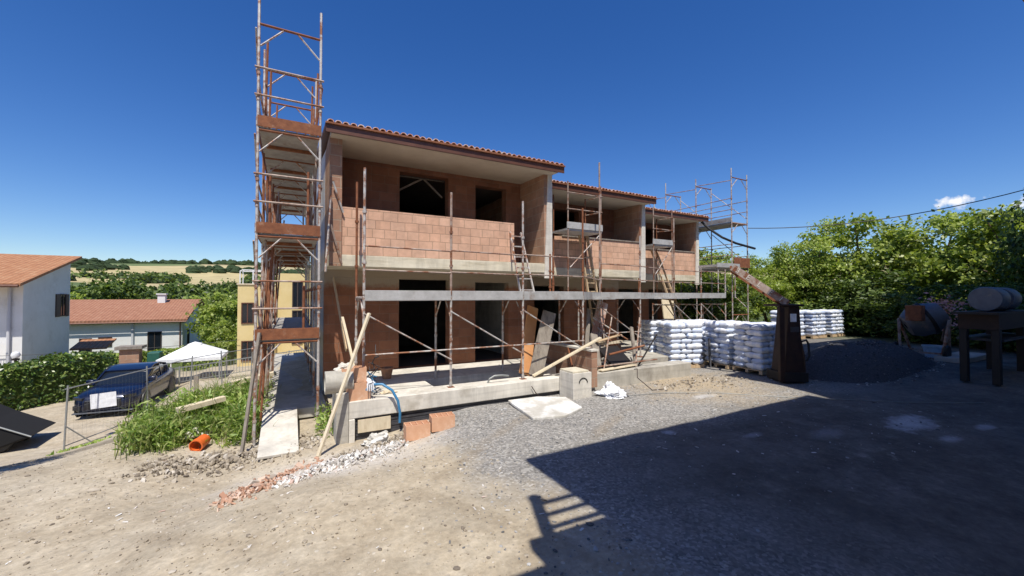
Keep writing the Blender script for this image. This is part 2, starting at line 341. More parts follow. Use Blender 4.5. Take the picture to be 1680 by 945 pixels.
def hill_mat():
    m, nt, b = newmat('hill_fields')
    t = N(nt, 'ShaderNodeTexCoord'); s = N(nt, 'ShaderNodeSeparateXYZ'); nt.links.new(t.outputs['Object'], s.inputs[0])
    P = t.outputs['Object']
    vo = N(nt, 'ShaderNodeTexVoronoi', feature='F1'); vo.inputs['Scale'].default_value = .006
    nt.links.new(P, vo.inputs['Vector'])
    c = N(nt, 'ShaderNodeSeparateXYZ'); nt.links.new(vo.outputs['Color'], c.inputs[0])
    f = nz(nt, P, .05, 5, .6)
    col = ramp(nt, c.outputs[0], [(0, (.46, .38, .19)), (.45, (.13, .17, .055)), (.7, (.42, .35, .18)), (.9, (.10, .14, .045))], 'CONSTANT')
    col = mixc(nt, 1.0, col, ramp(nt, f, [(.3, .8), (.7, 1.15)]), 'MULTIPLY')
    nt.links.new(col, b.inputs['Base Color']); b.inputs['Roughness'].default_value = 1
    return m
M['hill'] = hill_mat()

# ------------------------------------------------------------------ mesh helpers
class MB:
    def __init__(s): s.v = []; s.f = []
    def add(s, vs, fs):
        o = len(s.v); s.v += [tuple(v) for v in vs]; s.f += [tuple(i + o for i in f) for f in fs]; return s
    def box(s, x0, x1, y0, y1, z0, z1, mat=None):
        vs = [(x0,y0,z0),(x1,y0,z0),(x1,y1,z0),(x0,y1,z0),(x0,y0,z1),(x1,y0,z1),(x1,y1,z1),(x0,y1,z1)]
        if mat is not None: vs = [mat @ Vector(v) for v in vs]
        return s.add(vs, [(0,3,2,1),(4,5,6,7),(0,1,5,4),(1,2,6,5),(2,3,7,6),(3,0,4,7)])
    def bar(s, p0, p1, w, h, up=(0,0,1)):
        p0, p1 = Vector(p0), Vector(p1); d = (p1 - p0); L = d.length; d.normalize()
        u = Vector(up)
        if abs(d.dot(u)) > .98: u = Vector((0, 1, 0))
        sx = d.cross(u).normalized(); uz = sx.cross(d).normalized()
        vs = []
        for p in (p0, p1):
            for a, b_ in ((-1,-1),(1,-1),(1,1),(-1,1)):
                vs.append(p + sx * (a * w / 2) + uz * (b_ * h / 2))
        return s.add(vs, [(0,1,2,3),(7,6,5,4),(0,4,5,1),(1,5,6,2),(2,6,7,3),(3,7,4,0)])
    def tube(s, p0, p1, r, n=7, r2=None): return s.path([p0, p1], r, n, r2)
    def path(s, pts, r, n=7, r2=None):
        pts = [Vector(p) for p in pts]; k = len(pts); rs = [r + ((r2 if r2 is not None else r) - r) * i / (k - 1) for i in range(k)]
        vs = []; fs = []; prev = None
        for i, p in enumerate(pts):
            d = (pts[min(i + 1, k - 1)] - pts[max(i - 1, 0)]).normalized()
            if prev is None:
                a = Vector((0, 0, 1)) if abs(d.z) < .9 else Vector((1, 0, 0))
                x = d.cross(a).normalized()
            else:
                x = (prev - d * prev.dot(d)).normalized()
            prev = x; y = d.cross(x)
            for j in range(n):
                t = 2 * math.pi * j / n
                vs.append(p + x * (rs[i] * math.cos(t)) + y * (rs[i] * math.sin(t)))
        for i in range(k - 1):
            for j in range(n):
                a, b_ = i * n + j, i * n + (j + 1) % n
                fs.append((a, b_, b_ + n, a + n))
        fs.append(tuple(reversed(range(n)))); fs.append(tuple(range((k - 1) * n, k * n)))
        return s.add(vs, fs)
    def prism(s, poly, axis, a0, a1):
        """poly in the two other axes (in xyz order), extruded along axis"""
        n = len(poly); vs = []
        for a in (a0, a1):
            for p in poly:
                q = list(p); q.insert(axis, a); vs.append(q)
        fs = [tuple(range(n)), tuple(range(2 * n - 1, n - 1, -1))]
        for i in range(n):
            j = (i + 1) % n; fs.append((i, i + n, j + n, j))
        return s.add(vs, fs)
    def lathe(s, prof, n=20, mat=None, cap=True):
        vs = []; fs = []
        for r, z in prof:
            for j in range(n):
                t = 2 * math.pi * j / n; v = Vector((r * math.cos(t), r * math.sin(t), z)); vs.append(mat @ v if mat is not None else v)
        for i in range(len(prof) - 1):
            for j in range(n):
                a, b_ = i * n + j, i * n + (j + 1) % n; fs.append((a, b_, b_ + n, a + n))
        if cap: fs.append(tuple(reversed(range(n)))); fs.append(tuple(range((len(prof) - 1) * n, len(prof) * n)))
        return s.add(vs, fs)
    def build(s, name, mat, parent=None, smooth=False, bevel=0, fix=True):
        me = bpy.data.meshes.new(name)
        vs = np.array(s.v, dtype=float).reshape(-1, 3)
        loc = Vector((0, 0, 0))
        if parent is not None:
            p = parent
            while p is not None: loc += p.location; p = p.parent
            org = Vector((0, 0, 0)); vs = vs - np.array(loc)
        else:
            org = Vector(((vs[:,0].min() + vs[:,0].max()) / 2, (vs[:,1].min() + vs[:,1].max()) / 2, vs[:,2].min())); vs = vs - np.array(org)
        me.from_pydata(vs.tolist(), [], s.f)
        if fix:
            import bmesh
            bm = bmesh.new(); bm.from_mesh(me); bmesh.ops.recalc_face_normals(bm, faces=bm.faces); bm.to_mesh(me); bm.free()
        me.materials.append(M[mat] if isinstance(mat, str) else mat)
        if smooth:
            me.polygons.foreach_set('use_smooth', [True] * len(me.polygons))
            try: me.set_sharp_from_angle(angle=R(40))
            except Exception: pass
        o = bpy.data.objects.new(name, me); C.objects.link(o); o.location = org
        if parent is not None: o.parent = parent
        if bevel:
            b = o.modifiers.new('bevel', 'BEVEL'); b.width = bevel; b.segments = 2; b.limit_method = 'ANGLE'
        return o

def tag(o, label=None, cat=None, group=None, kind=None):
    if label: o['label'] = label
    if cat: o['category'] = cat
    if group: o['group'] = group
    if kind: o['kind'] = kind
    return o
def thing(name, label, cat, loc=(0, 0, 0), group=None):
    o = bpy.data.objects.new(name, None); C.objects.link(o); o.location = loc; o.empty_display_size = .2
    return tag(o, label, cat, group)
def copy_tree(o, parent=None):
    c = o.copy(); C.objects.link(c)
    if parent is not None: c.parent = parent
    for ch in o.children: copy_tree(ch, c)
    return c
def copy_part(o, dx=0, dy=0, dz=0):
    c = o.copy(); C.objects.link(c); c.parent = o.parent; c.location = o.location + Vector((dx, dy, dz)); return c

def sstep(a, b, x):
    t = min(1, max(0, (x - a) / (b - a))); return t * t * (3 - 2 * t)
# ------------------------------------------------------------------ camera, sky, sun
cam = bpy.data.cameras.new('camera'); co = bpy.data.objects.new('camera', cam); C.objects.link(co); sc.camera = co
cam.sensor_width = 36; cam.lens = 664 / 1680 * 36; cam.clip_start = .05; cam.clip_end = 9000
co.location = (0, 0, 2.4)
YAW = math.atan2(.4787, .878)
fw = Vector((math.sin(YAW) * math.cos(R(1.08)), math.cos(YAW) * math.cos(R(1.08)), math.sin(R(1.08))))
co.rotation_euler = fw.to_track_quat('-Z', 'Y').to_euler()

SUN = Vector((-.2, -.5, 1.0)).normalized()
w = bpy.data.worlds.new('World'); sc.world = w; w.use_nodes = True
nt = w.node_tree; bg = nt.nodes['Background']
sky = N(nt, 'ShaderNodeTexSky', sky_type='NISHITA', sun_disc=False)
sky.sun_elevation = math.asin(SUN.z); sky.sun_rotation = math.atan2(SUN.x, SUN.y)
sky.air_density = 1.0; sky.dust_density = 0.25; sky.ozone_density = 4.0; sky.altitude = 300
tc = N(nt, 'ShaderNodeTexCoord')
def cloud(prev, c, sx, sz, thr, amt):
    nrm = N(nt, 'ShaderNodeVectorMath', operation='NORMALIZE'); nt.links.new(tc.outputs['Generated'], nrm.inputs[0])
    d = N(nt, 'ShaderNodeVectorMath', operation='SUBTRACT'); nt.links.new(nrm.outputs[0], d.inputs[0]); d.inputs[1].default_value = c
    # axes: horizontal across the line of sight, and up
    h = Vector((c[1], -c[0], 0)).normalized()
    a = N(nt, 'ShaderNodeVectorMath', operation='DOT_PRODUCT'); nt.links.new(d.outputs[0], a.inputs[0]); a.inputs[1].default_value = h / sx
    b_ = N(nt, 'ShaderNodeVectorMath', operation='DOT_PRODUCT'); nt.links.new(d.outputs[0], b_.inputs[0]); b_.inputs[1].default_value = (0, 0, 1 / sz)
    r2 = math_(nt, 'SQRT', math_(nt, 'ADD', math_(nt, 'POWER', a.outputs['Value'], 2), math_(nt, 'POWER', b_.outputs['Value'], 2)))
    n = nz(nt, nrm.outputs[0], 55, 6, .6)
    k = math_(nt, 'ADD', math_(nt, 'SUBTRACT', 1, r2), math_(nt, 'MULTIPLY', math_(nt, 'SUBTRACT', n, .5), 2.2))
    k = ramp(nt, k, [(.2, 0), (.75, amt)])
    return mixc(nt, k, prev, (9.5, 9.3, 9.2))
hs = N(nt, 'ShaderNodeHueSaturation', Hue=.513, Saturation=1.30, Value=1.12); nt.links.new(sky.outputs[0], hs.inputs['Color'])
skyc = cloud(hs.outputs[0], (.961, .233, .154), .036, .012, 0, .9)
skyc = cloud(skyc, (.982, .160, .140), .028, .014, 0, .85)
nt.links.new(skyc, bg.inputs[0]); bg.inputs[1].default_value = 0.1
sl = bpy.data.lights.new('sun', 'SUN'); sl.energy = 4.6; sl.angle = R(.53); sl.color = (1, .95, .86)
so = bpy.data.objects.new('sun', sl); C.objects.link(so); so.location = (-10, -25, 50)
so.rotation_euler = SUN.to_track_quat('Z', 'Y').to_euler()
sc.view_settings.view_transform = 'Standard'; sc.view_settings.look = 'None'; sc.view_settings.exposure = 0.25; sc.view_settings.gamma = 1
sc.view_settings.use_curve_mapping = False
sc.cycles.max_bounces = 6; sc.cycles.diffuse_bounces = 3; sc.cycles.transparent_max_bounces = 4
sc.cycles.use_denoising = True

# ------------------------------------------------------------------ ground
def gz(x, y):
    d1 = .35 * sstep(.6, -3, x) + 1.8 * sstep(-1.3, -5.2, x) * sstep(8, 18, y)
    d2 = 1.95 * sstep(11.5, 19, y) * max(sstep(-.55, -2.3, x), sstep(19.3, 23, y) * sstep(5, 0, x))
    d3 = .9 * sstep(26, 46, y) * sstep(6, 0, x)
    z = -max(d1, d2) - d3
    z -= .33 * sstep(3.6, 1.2, x) * sstep(-2.6, -.7, x) * sstep(5.2, 7.6, y) * sstep(12, 9.2, y)
    z += .34 * sstep(13, 17.5, x)
    z -= 9 * sstep(58, 130, y) * sstep(60, 0, x)
    n = mnoise.noise(Vector((x * .35, y * .35, 0))) * .05 + mnoise.noise(Vector((x * 1.3, y * 1.3, 3))) * .022 + mnoise.noise(Vector((x * 4, y * 4, 7))) * .008
    return z + n
def axis(lo, hi, step, far0, far1):
    a = list(np.arange(lo, hi + 1e-6, step)); s = step; x = lo
    while x > far0: s *= 1.35; x -= s; a.insert(0, x)
    s = step; x = hi
    while x < far1: s *= 1.35; x += s; a.append(x)
    return a
xs = axis(-12, 20, .2, -260, 260); ys = axis(1, 26, .2, -90, 190)
mb = MB(); nx = len(xs)
mb.v = [(x, y, gz(x, y)) for y in ys for x in xs]
mb.f = [(j * nx + i, j * nx + i + 1, (j + 1) * nx + i + 1, (j + 1) * nx + i) for j in range(len(ys) - 1) for i in range(nx - 1)]
def raw(mb, name, mat, smooth=True):
    me = bpy.data.meshes.new(name); me.from_pydata(mb.v, [], mb.f); me.materials.append(M[mat])
    if smooth: me.polygons.foreach_set('use_smooth', [True] * len(me.polygons))
    o = bpy.data.objects.new(name, me); C.objects.link(o); return o
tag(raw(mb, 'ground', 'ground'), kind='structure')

# hills: a ring of country round the site
def hz(r, a):
    base = -11 + 21 * sstep(170, 420, r) + 46 * sstep(350, 950, r) - 25 * sstep(1150, 2400, r)
    base += (mnoise.noise(Vector((math.cos(a) * 3, math.sin(a) * 3, r / 420))) * 14) * sstep(200, 900, r)
    base += 16 * sstep(R(117), R(128), a) * sstep(700, 1100, r)
    return base
mb = MB(); rs = [150, 175, 200, 240, 280, 330, 390, 460, 540, 620, 700, 780, 860, 950, 1060, 1200, 1500, 2000, 3000, 5000]; na = 160
mb.v = [(r * math.cos(2 * math.pi * j / na), r * math.sin(2 * math.pi * j / na), hz(r, 2 * math.pi * j / na)) for r in rs for j in range(na)]
mb.f = [(i * na + j, i * na + (j + 1) % na, (i + 1) * na + (j + 1) % na, (i + 1) * na + j) for i in range(len(rs) - 1) for j in range(na)]
tag(raw(mb, 'hills', 'hill'), kind='structure')

# woodland patches on the hills: one mass
def blob(mb, c, rx, rz, rn):
    n = 7; vs = []; fs = []
    for i in range(5):
        t = math.pi * i / 4 * .62
        for j in range(n):
            p = 2 * math.pi * j / n + i * .4; k = rx * (.75 + .5 * rn.random())
            vs.append((c[0] + k * math.sin(t) * math.cos(p), c[1] + k * math.sin(t) * math.sin(p), c[2] + rz * math.cos(t) * (.8 + .4 * rn.random())))
    for i in range(4):
        for j in range(n): fs.append((i * n + j, i * n + (j + 1) % n, (i + 1) * n + (j + 1) % n, (i + 1) * n + j))
    mb.add(vs, fs)
rn = random.Random(4); mb = MB(); lp_, ls_ = [], []
for r0, r1, cnt, dens, leafy in ((930, 1120, 900, 0, 0), (660, 720, 190, 1, 0), (430, 540, 360, 1, 34), (210, 330, 420, 0, 60), (165, 230, 260, 0, 80)):
    for _ in range(cnt):
        a = R(88 + 46 * rn.random()); r = r0 + (r1 - r0) * rn.random()
        if dens and mnoise.noise(Vector((a * 9, r / 200, 2))) < .0: continue
        s = (3.0 + 3.0 * rn.random()) * (1 + r / 1500); x, y, z = r * math.cos(a), r * math.sin(a), hz(r, a)
        if not leafy: blob(mb, (x, y, z + s * .2), s, s * .9, rn); continue
        blob(mb, (x, y, z + s * .05), s * .72, s * .66, rn)
        d = rng.normal(size=(leafy, 3)); d /= np.linalg.norm(d, axis=1)[:, None]; d[:, 2] = abs(d[:, 2])
        lp_.append(np.array([x, y, z + s * .15]) + d * s * rng.uniform(.65, 1.05, (leafy, 1)) * np.array([1, 1, .95])); ls_.append(np.full(leafy, s * .38) * rng.uniform(.6, 1.4, leafy))
tag(raw(mb, 'far_woodland', 'farwood', False), kind='stuff')
FARLEAF = (np.concatenate(lp_), np.concatenate(ls_))
pm = MB()
for a, r in ((R(120.5), 1000),):
    x, y, z = r * math.cos(a), r * math.sin(a), hz(r, a)
    pm.tube((x, y, z), (x, y, z + 32), 1.1, 5, .5); pm.bar((x - 4, y, z + 24), (x + 4, y, z + 24), .8, .8)
o = pm.build('pylon', 'galv'); tag(o, 'thin mast standing on the skyline of the far hills', 'mast')

# ------------------------------------------------------------------ the terraced houses under construction
bld = thing('terraced_house', 'unfinished brick terrace of three stepped houses wrapped in scaffolding', 'building', (0.7, 9.75, 0))
def wall(name, x0, x1, y0, y1, z0, z1, op, mat):
    mb = MB(); x = x0
    for xa, xb, za, zb in sorted(op):
        if xa > x: mb.box(x, xa, y0, y1, z0, z1)
        if za > z0: mb.box(xa, xb, y0, y1, z0, za)
        if zb < z1: mb.box(xa, xb, y0, y1, zb, z1)
        x = xb
    mb.box(x, x1, y0, y1, z0, z1)
    return mb.build(name, mat, bld)
units = [dict(x0=.72, x1=6.62, yf=9.75, ye=9.35, top=6.09, up=[(2.57, 3.97, 3.32, 5.80), (4.82, 5.86, 3.32, 5.72)], lo=[(2.57, 4.0, .42, 2.85), (4.82, 5.95, .42, 2.80)]),
         dict(x0=6.62, x1=11.6, yf=10.9, ye=10.5, top=5.98, up=[(8.0, 9.6, 3.32, 5.6)], lo=[(7.6, 8.9, .42, 2.75), (9.95, 10.9, .42, 2.7)]),
         dict(x0=11.6, x1=16.4, yf=12.2, ye=11.8, top=5.95, up=[(13.9, 15.2, 3.32, 5.55)], lo=[(12.7, 14.0, .42, 2.7), (14.7, 15.6, .42, 2.7)])]
PITCH = math.tan(R(7.5)); YB = 19.0
for k, u in enumerate(units):
    x0, x1, yf, ye, top = u['x0'], u['x1'], u['yf'], u['ye'], u['top']; yw = yf + 1.38
    xi = x0 + (.25 if k == 0 else 0); xe = x1 - .25
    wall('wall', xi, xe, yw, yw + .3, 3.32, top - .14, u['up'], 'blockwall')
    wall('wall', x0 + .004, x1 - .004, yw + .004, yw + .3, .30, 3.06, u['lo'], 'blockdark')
    # side walls up to the wall plane; the part in front is the fin
    if k == 0:
        MB().box(x0, xi, yf, yw, 3.325, top - .13).build('fin_wall', 'fin', bld)
        MB().box(x0 - .004, xi + .004, yf - .03, yf, 3.06, top - .17).build('fin_edge', 'fin', bld)
        MB().box(x0, xi, yw, YB, 3.06, top - .13).build('side_wall', 'greyrender', bld)
        MB().box(x0 + .002, xi, yw + .302, YB, -.4, 3.06).build('side_wall', 'conc', bld)
    MB().box(xe, x1, yf, YB, 3.325, top - .13).build('fin_wall', 'fin', bld)
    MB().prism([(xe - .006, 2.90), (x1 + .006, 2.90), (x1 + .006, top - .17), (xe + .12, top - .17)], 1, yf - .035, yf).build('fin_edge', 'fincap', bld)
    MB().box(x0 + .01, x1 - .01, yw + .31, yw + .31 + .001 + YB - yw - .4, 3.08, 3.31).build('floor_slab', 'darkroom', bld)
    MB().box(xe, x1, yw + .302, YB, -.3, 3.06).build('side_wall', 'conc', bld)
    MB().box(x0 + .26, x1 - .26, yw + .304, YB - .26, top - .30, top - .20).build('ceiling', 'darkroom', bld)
    MB().prism([(yf + .6, top - .128), (YB, top - .128), (YB, top - .1 + (15.2 - ye) * PITCH * .33), (15.2, top - .12 + (15.2 - ye) * PITCH)], 0, (x0 + .02) if k == 0 else x1 - .2, (x0 + .22) if k == 0 else x1 - .02).build('gable', 'greyrender', bld)
    # balcony slab and block parapet
    MB().box(x0, x1, yf, yw, 3.06, 3.32).build('balcony_slab', 'slab', bld, bevel=.01)
    pr = (xi + .0, xe - .98, 4.40) if k == 0 else (xi, xe, 4.36)
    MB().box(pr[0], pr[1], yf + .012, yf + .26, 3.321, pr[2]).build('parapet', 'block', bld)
    if k: MB().box(pr[0] + 1.2 * (k == 1), pr[1], yf - .02, yf + .3, 4.36, 4.40).build('parapet_board', 'woodgrey', bld)
    # soffit, roof deck, tiles, gutter
    MB().prism([(ye + .06, top - .205), (yw + .3, top - .135), (yw + .3, top - .10), (ye + .06, top - .10)], 0, x0 + .002, x1 - .002).build('soffit', 'plaster', bld)
    xr0 = x0 - (.12 if k == 0 else -.01); xr1 = x1 + .16
    yr = 15.2
    rf = MB().prism([(ye, top - .10), (ye, top - .02), (yr, top - .02 + (yr - ye) * PITCH), (YB + .5, top - .02 + (yr - ye) * PITCH * .35), (YB + .5, top - .10 + (yr - ye) * PITCH * .33), (yr, top - .10 + (yr - ye) * PITCH)], 0, xr0, xr1).build('roof', 'gutter', bld)
    tl = MB(); n = int((xr1 - xr0) / .152)
    for i in range(n):
        x = xr0 + .1 + i * (xr1 - xr0 - .2) / (n - 1); j = random.uniform(-.025, .025)
        for q in range(3):
            ya = ye - .05 + q * .42 + j; yb = ye - .05 + (q + 1) * .42 + .05
            if q == 2: yb = yr
            za = top - .01 + (ya - ye) * PITCH + .02; zb = top - .01 + (yb - ye) * PITCH
            vs = []; m_ = 7
            for (yy, zz, rr) in ((ya, za - .003, .071), (yb, zb - .006, .058)):
                for t in range(m_):
                    an = math.pi * t / (m_ - 1); vs.append((x + rr * math.cos(an), yy, zz + rr * .8 * math.sin(an)))
                for t in range(m_):
                    an = math.pi * (1 - t / (m_ - 1)); vs.append((x + (rr - .018) * math.cos(an), yy, zz + (rr - .018) * .8 * math.sin(an)))
            c_ = 2 * m_; fs = [(t, (t + 1) % c_, (t + 1) % c_ + c_, t + c_) for t in range(c_)]
            fs += [(t, t + 1, c_ - 2 - t, c_ - 1 - t) for t in range(m_ - 1)]
            tl.add(vs, fs)
    tl.build('roof_tiles', 'tile', rf)
    tl = MB().box(xr0 + .005, xr1 - .005, ye - .028, ye - .002, top - .215, top - .025).build('fascia', 'gutter', rf)
    MB().box(xr0, xr1, ye - .075, ye - .03, top - .05, top - .012).build('gutter', 'rust', rf)
# back and interior closing walls
MB().box(.97, 16.15, YB - .25, YB, -.3, 7.0).build('back_wall', 'greyrender', bld)
for k, u in enumerate(units):   # a pair of rooms behind the openings
    yw = u['yf'] + 1.38
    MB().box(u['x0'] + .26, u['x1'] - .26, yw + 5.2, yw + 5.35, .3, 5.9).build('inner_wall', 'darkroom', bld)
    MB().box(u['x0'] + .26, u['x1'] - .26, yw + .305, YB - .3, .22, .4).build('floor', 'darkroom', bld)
# timber props seen inside the upper doorway
p = MB(); p.bar((2.6, 11.5, 5.35), (3.3, 11.5, 5.78), .05, .05); p.bar((3.35, 11.5, 5.78), (3.9, 11.5, 5.3), .05, .05); p.bar((2.58, 11.5, 5.79), (3.96, 11.5, 5.79), .05, .04)
p.build('door_brace', 'woodgrey', bld)
# concrete terrace in front
ter = thing('terrace', 'raised concrete terrace slab and kerb along the front of the unfinished houses', 'terrace', (1, 8.1, 0))
MB().box(.98, 2.75, 8.60, 11.12, .05, .42).build('slab', 'concpale', ter, bevel=.01)
MB().box(2.75, 6.55, 9.42, 11.12, .05, .42).build('slab', 'concpale', ter, bevel=.01)
MB().box(6.8, 16.2, 9.3, 13.5, .0, .40).build('slab', 'conc', ter, bevel=.01)
MB().box(.93, 5.76, 8.08, 8.6, .10, .422).build('kerb', 'concpale', ter, bevel=.015)
MB().box(5.764, 10.55, 8.12, 8.6, -.1, .40).build('kerb', 'conc', ter, bevel=.015)
MB().box(2.75, 6.5, 8.602, 9.418, -.1, -.02).build('trench_bed', 'membrane', ter)
mm = MB()
for i in range(9): mm.box(1.05, 5.7, 8.14 - .012 * (i % 2), 8.5, -.42 + i * .057, -.42 + i * .057 + .05)
mm.build('membrane', 'membrane', ter)
MB().box(1.12, 1.72, 8.085, 8.128, -.18, .06).build('cover_board', 'woodpale', ter)
MB().box(.74, .955, 8.05, 8.9, -.5, .60).build('end_pillar', 'conc', ter, bevel=.015)
MB().box(.958, 1.06, 8.03, 8.13, -.5, .098).build('corner_post', 'concpale', ter, bevel=.01)
dw = MB().box(6.60, 6.78, 7.95, 10.3, .1, 1.0)
o = dw.build('divider_wall', 'fin'); tag(o, 'low stained dividing wall with pale coping between two terraces', 'wall')
MB().box(6.57, 6.81, 7.93, 10.32, 1.002, 1.05).build('coping', 'concpale', o)
o.children[0].location = (0, 0, 0)
# ------------------------------------------------------------------ scaffolding
def mv(o, loc): o.location = loc; return o
def portal(parent, mat_rail, w=1.08, h=2.05, alongx=True, braces=True):
    """an H-frame: two posts, top rail, corner braces; origin at the foot of its first post"""
    f = MB(); P = (lambda a, z: (a, 0, z)) if alongx else (lambda a, z: (0, a, z))
    f.tube(P(0, h - .06), P(w, h - .06), .024); nf = len(f.f)
    f.tube(P(0, 0), P(0, h), .026); f.tube(P(w, 0), P(w, h), .026)
    for a in (0, w):
        f.tube(P(a, .02), P(a, .10), .034); f.tube(P(a, 1.0), P(a, 1.06), .036); f.tube(P(a, .5), P(a, .54), .036)
    o = f.build('frame', 'galv', None)
    me = o.data; o.data.transform(Matrix.Translation(o.location)); o.location = (0, 0, 0); o.parent = parent
    me.materials.append(M[mat_rail])
    for p in list(me.polygons)[:nf]: p.material_index = 1
    if braces:
        for a, b_ in ((P(.03, h - .48), P(w * .38, h - .08)), (P(w - .03, h - .48), P(w * .62, h - .08))):
            t = MB().tube(a, b_, .017, 6).build('corner_brace', 'galv'); t.data.transform(Matrix.Translation(t.location)); t.location = (0, 0, 0); t.parent = o
    return o
# --- tower along the left flank of the houses
tw = thing('scaffold_tower', 'tall rusty scaffold tower with steel toe boards at the near corner of the brick terrace', 'scaffolding', (-.59, 9.09, -.2))
TX0, TX1 = -.59, .49; TY = [9.09 + 1.8 * i for i in range(6)]; LV = [1.55, 3.6, 5.65]
FR = portal(tw, 'rust')
first = True
zs = [-.50, 1.55, 3.60, 5.65]
for i, y in enumerate(TY):
    for z in zs:
        o = FR if first else copy_tree(FR, tw); first = False
        o.location = (0, y - 9.09, z + .2)
for y, z1, x in ((9.09, 8.6, TX0), (9.09, 8.2, TX1), (10.89, 8.1, TX0), (12.69, 8.3, TX0 + .05)):
    MB().tube((x, y, 7.65), (x, y, z1), .025).build('standard', 'galv', tw)
for i in range(5):
    ya, yb = TY[i], TY[i + 1]
    for z in LV:
        MB().box(TX0 + .02, TX1 - .02, ya + .01, yb - .01, z - .055, z).build('deck', 'underdeck', tw)
        if i == 0:
            MB().box(TX0 - .01, TX1 + .01, ya - .04, ya - .015, z - .0, z + .21).build('toe_board', 'rust', tw)
        MB().box(TX0 - .035, TX0 - .012, ya, yb, z, z + .19).build('toe_board', 'rust', tw)
        for dz in (.6, 1.1): MB().tube((TX0 - .03, ya, z + dz), (TX0 - .03, yb, z + dz), .02, 6).build('guard_rail', 'rustpost', tw)
    for z in (-.45, 1.6, 3.65, 5.7):
        a, b_ = (ya, yb) if i % 2 else (yb, ya)
        MB().tube((TX0 - .05, a, z + .1), (TX0 - .05, b_, z + 1.85), .017, 6).build('diagonal_brace', 'galv', tw)
for z in LV:
    for dz in (.6, 1.13):
        MB().tube((TX0 - .06, 9.05, z + dz), (TX1 + .06, 9.05, z + dz), .02, 6).build('guard_rail', 'rustpost', tw)
# spare standards stacked upright against the outside of the tower
rn = random.Random(3)
for k in range(13):
    x = TX0 + .02 + rn.uniform(0, .25); y = 9.3 + .42 * k
    MB().tube((x - .12, y, gz(x, y)), (x + rn.uniform(-.05, .2), y + .5, 4.2 + rn.uniform(0, 1.2)), .024, 6).build('standard', 'rust' if k % 2 else 'rustpost', tw)
for y, x, z1 in ((9.6, -.5, 7.6), (10.2, -.46, 7.3), (10.9, .38, 7.5), (11.5, .44, 7.2), (12.2, -.4, 7.4), (13.2, .3, 7.3), (14.6, -.3, 7.2), (9.9, .45, 7.35)):
    MB().tube((x, y, 5.65), (x + .03, y + .02, z1), .024, 6).build('standard', 'rust', tw)
    MB().tube((x, y, 3.6), (x - .02, y, 3.6 + z1 - 5.9), .024, 6).build('standard', 'rust' if x < 0 else 'rustpost', tw)
for i in range(5):
    for z in LV:
        MB().tube((TX1 + .03, TY[i], z + 1.0), (TX1 + .03, TY[i + 1], z + 1.0), .02, 6).build('guard_rail', 'rust', tw)
        MB().box(TX0 + .1, TX1 - .1, TY[i] + .85, TY[i] + .92, z - .12, z - .06).build('transom', 'rust', tw)
for k, (x, z0, z1) in enumerate(((-.38, 3.6, 4.75), (.28, 3.6, 4.9), (.22, 1.55, 2.6))):
    MB().tube((x, 9.14, z0), (x, 9.14, z1), .024).build('standard', 'rust', tw)

for a, b_, mt in (((.78, 9.62, 4.9), (1.0, 9.70, 4.25), 'galv'), ((.74, 9.60, 3.95), (.98, 9.70, 3.1), 'rustpost'), ((.62, 9.3, 2.9), (.74, 9.65, 4.6), 'galv')):
    MB().tube(a, b_, .022, 6).build('diagonal_brace', mt, tw)
# --- front run
fs = thing('front_scaffold', 'low scaffold run with pale deck boards along the front of the brick terrace', 'scaffolding', (1.25, 8.35, .42))
def front(xs_, y, z0, deckz=2.36, first_open=True, braces=True):
    fr = portal(fs, 'galv', 1.05, 2.0, False)
    for i, x in enumerate(xs_):
        o = fr if i == 0 else copy_tree(fr, fs)
        o.location = (x - 1.25, y - 8.35, z0 - .42)
    for i in range(len(xs_) - 1):
        a, b_ = xs_[i], xs_[i + 1]
        MB().box(a + .015, b_ - .015, y + .03, y + 1.02, deckz - .07, deckz).build('deck', 'deck', fs)
        MB().box(a + .015, b_ - .015, y - .04, y - .015, deckz - .06, deckz + .145).build('toe_board', 'deck', fs, bevel=.004)
        for dz in (.55, 1.02): MB().tube((a, y - .01, deckz + dz), (b_, y - .01, deckz + dz - .02), .018, 6).build('guard_rail', 'rustpost', fs)
        if braces:
            MB().tube((a, y - .03, 2.05), (b_, y - .03, 1.02), .017, 6).build('diagonal_brace', 'galv', fs)
            MB().tube((a, y - .045, 1.24), (b_, y - .045, 1.24), .017, 6).build('ledger', 'galv', fs)
A = [1.25, 3.045, 4.85, 6.65]; front(A, 8.35, .42)
B = [8.3, 10.0]; front(B, 9.6, .40)
Cc = [12.83, 14.4, 15.95]; front(Cc, 10.6, .1)
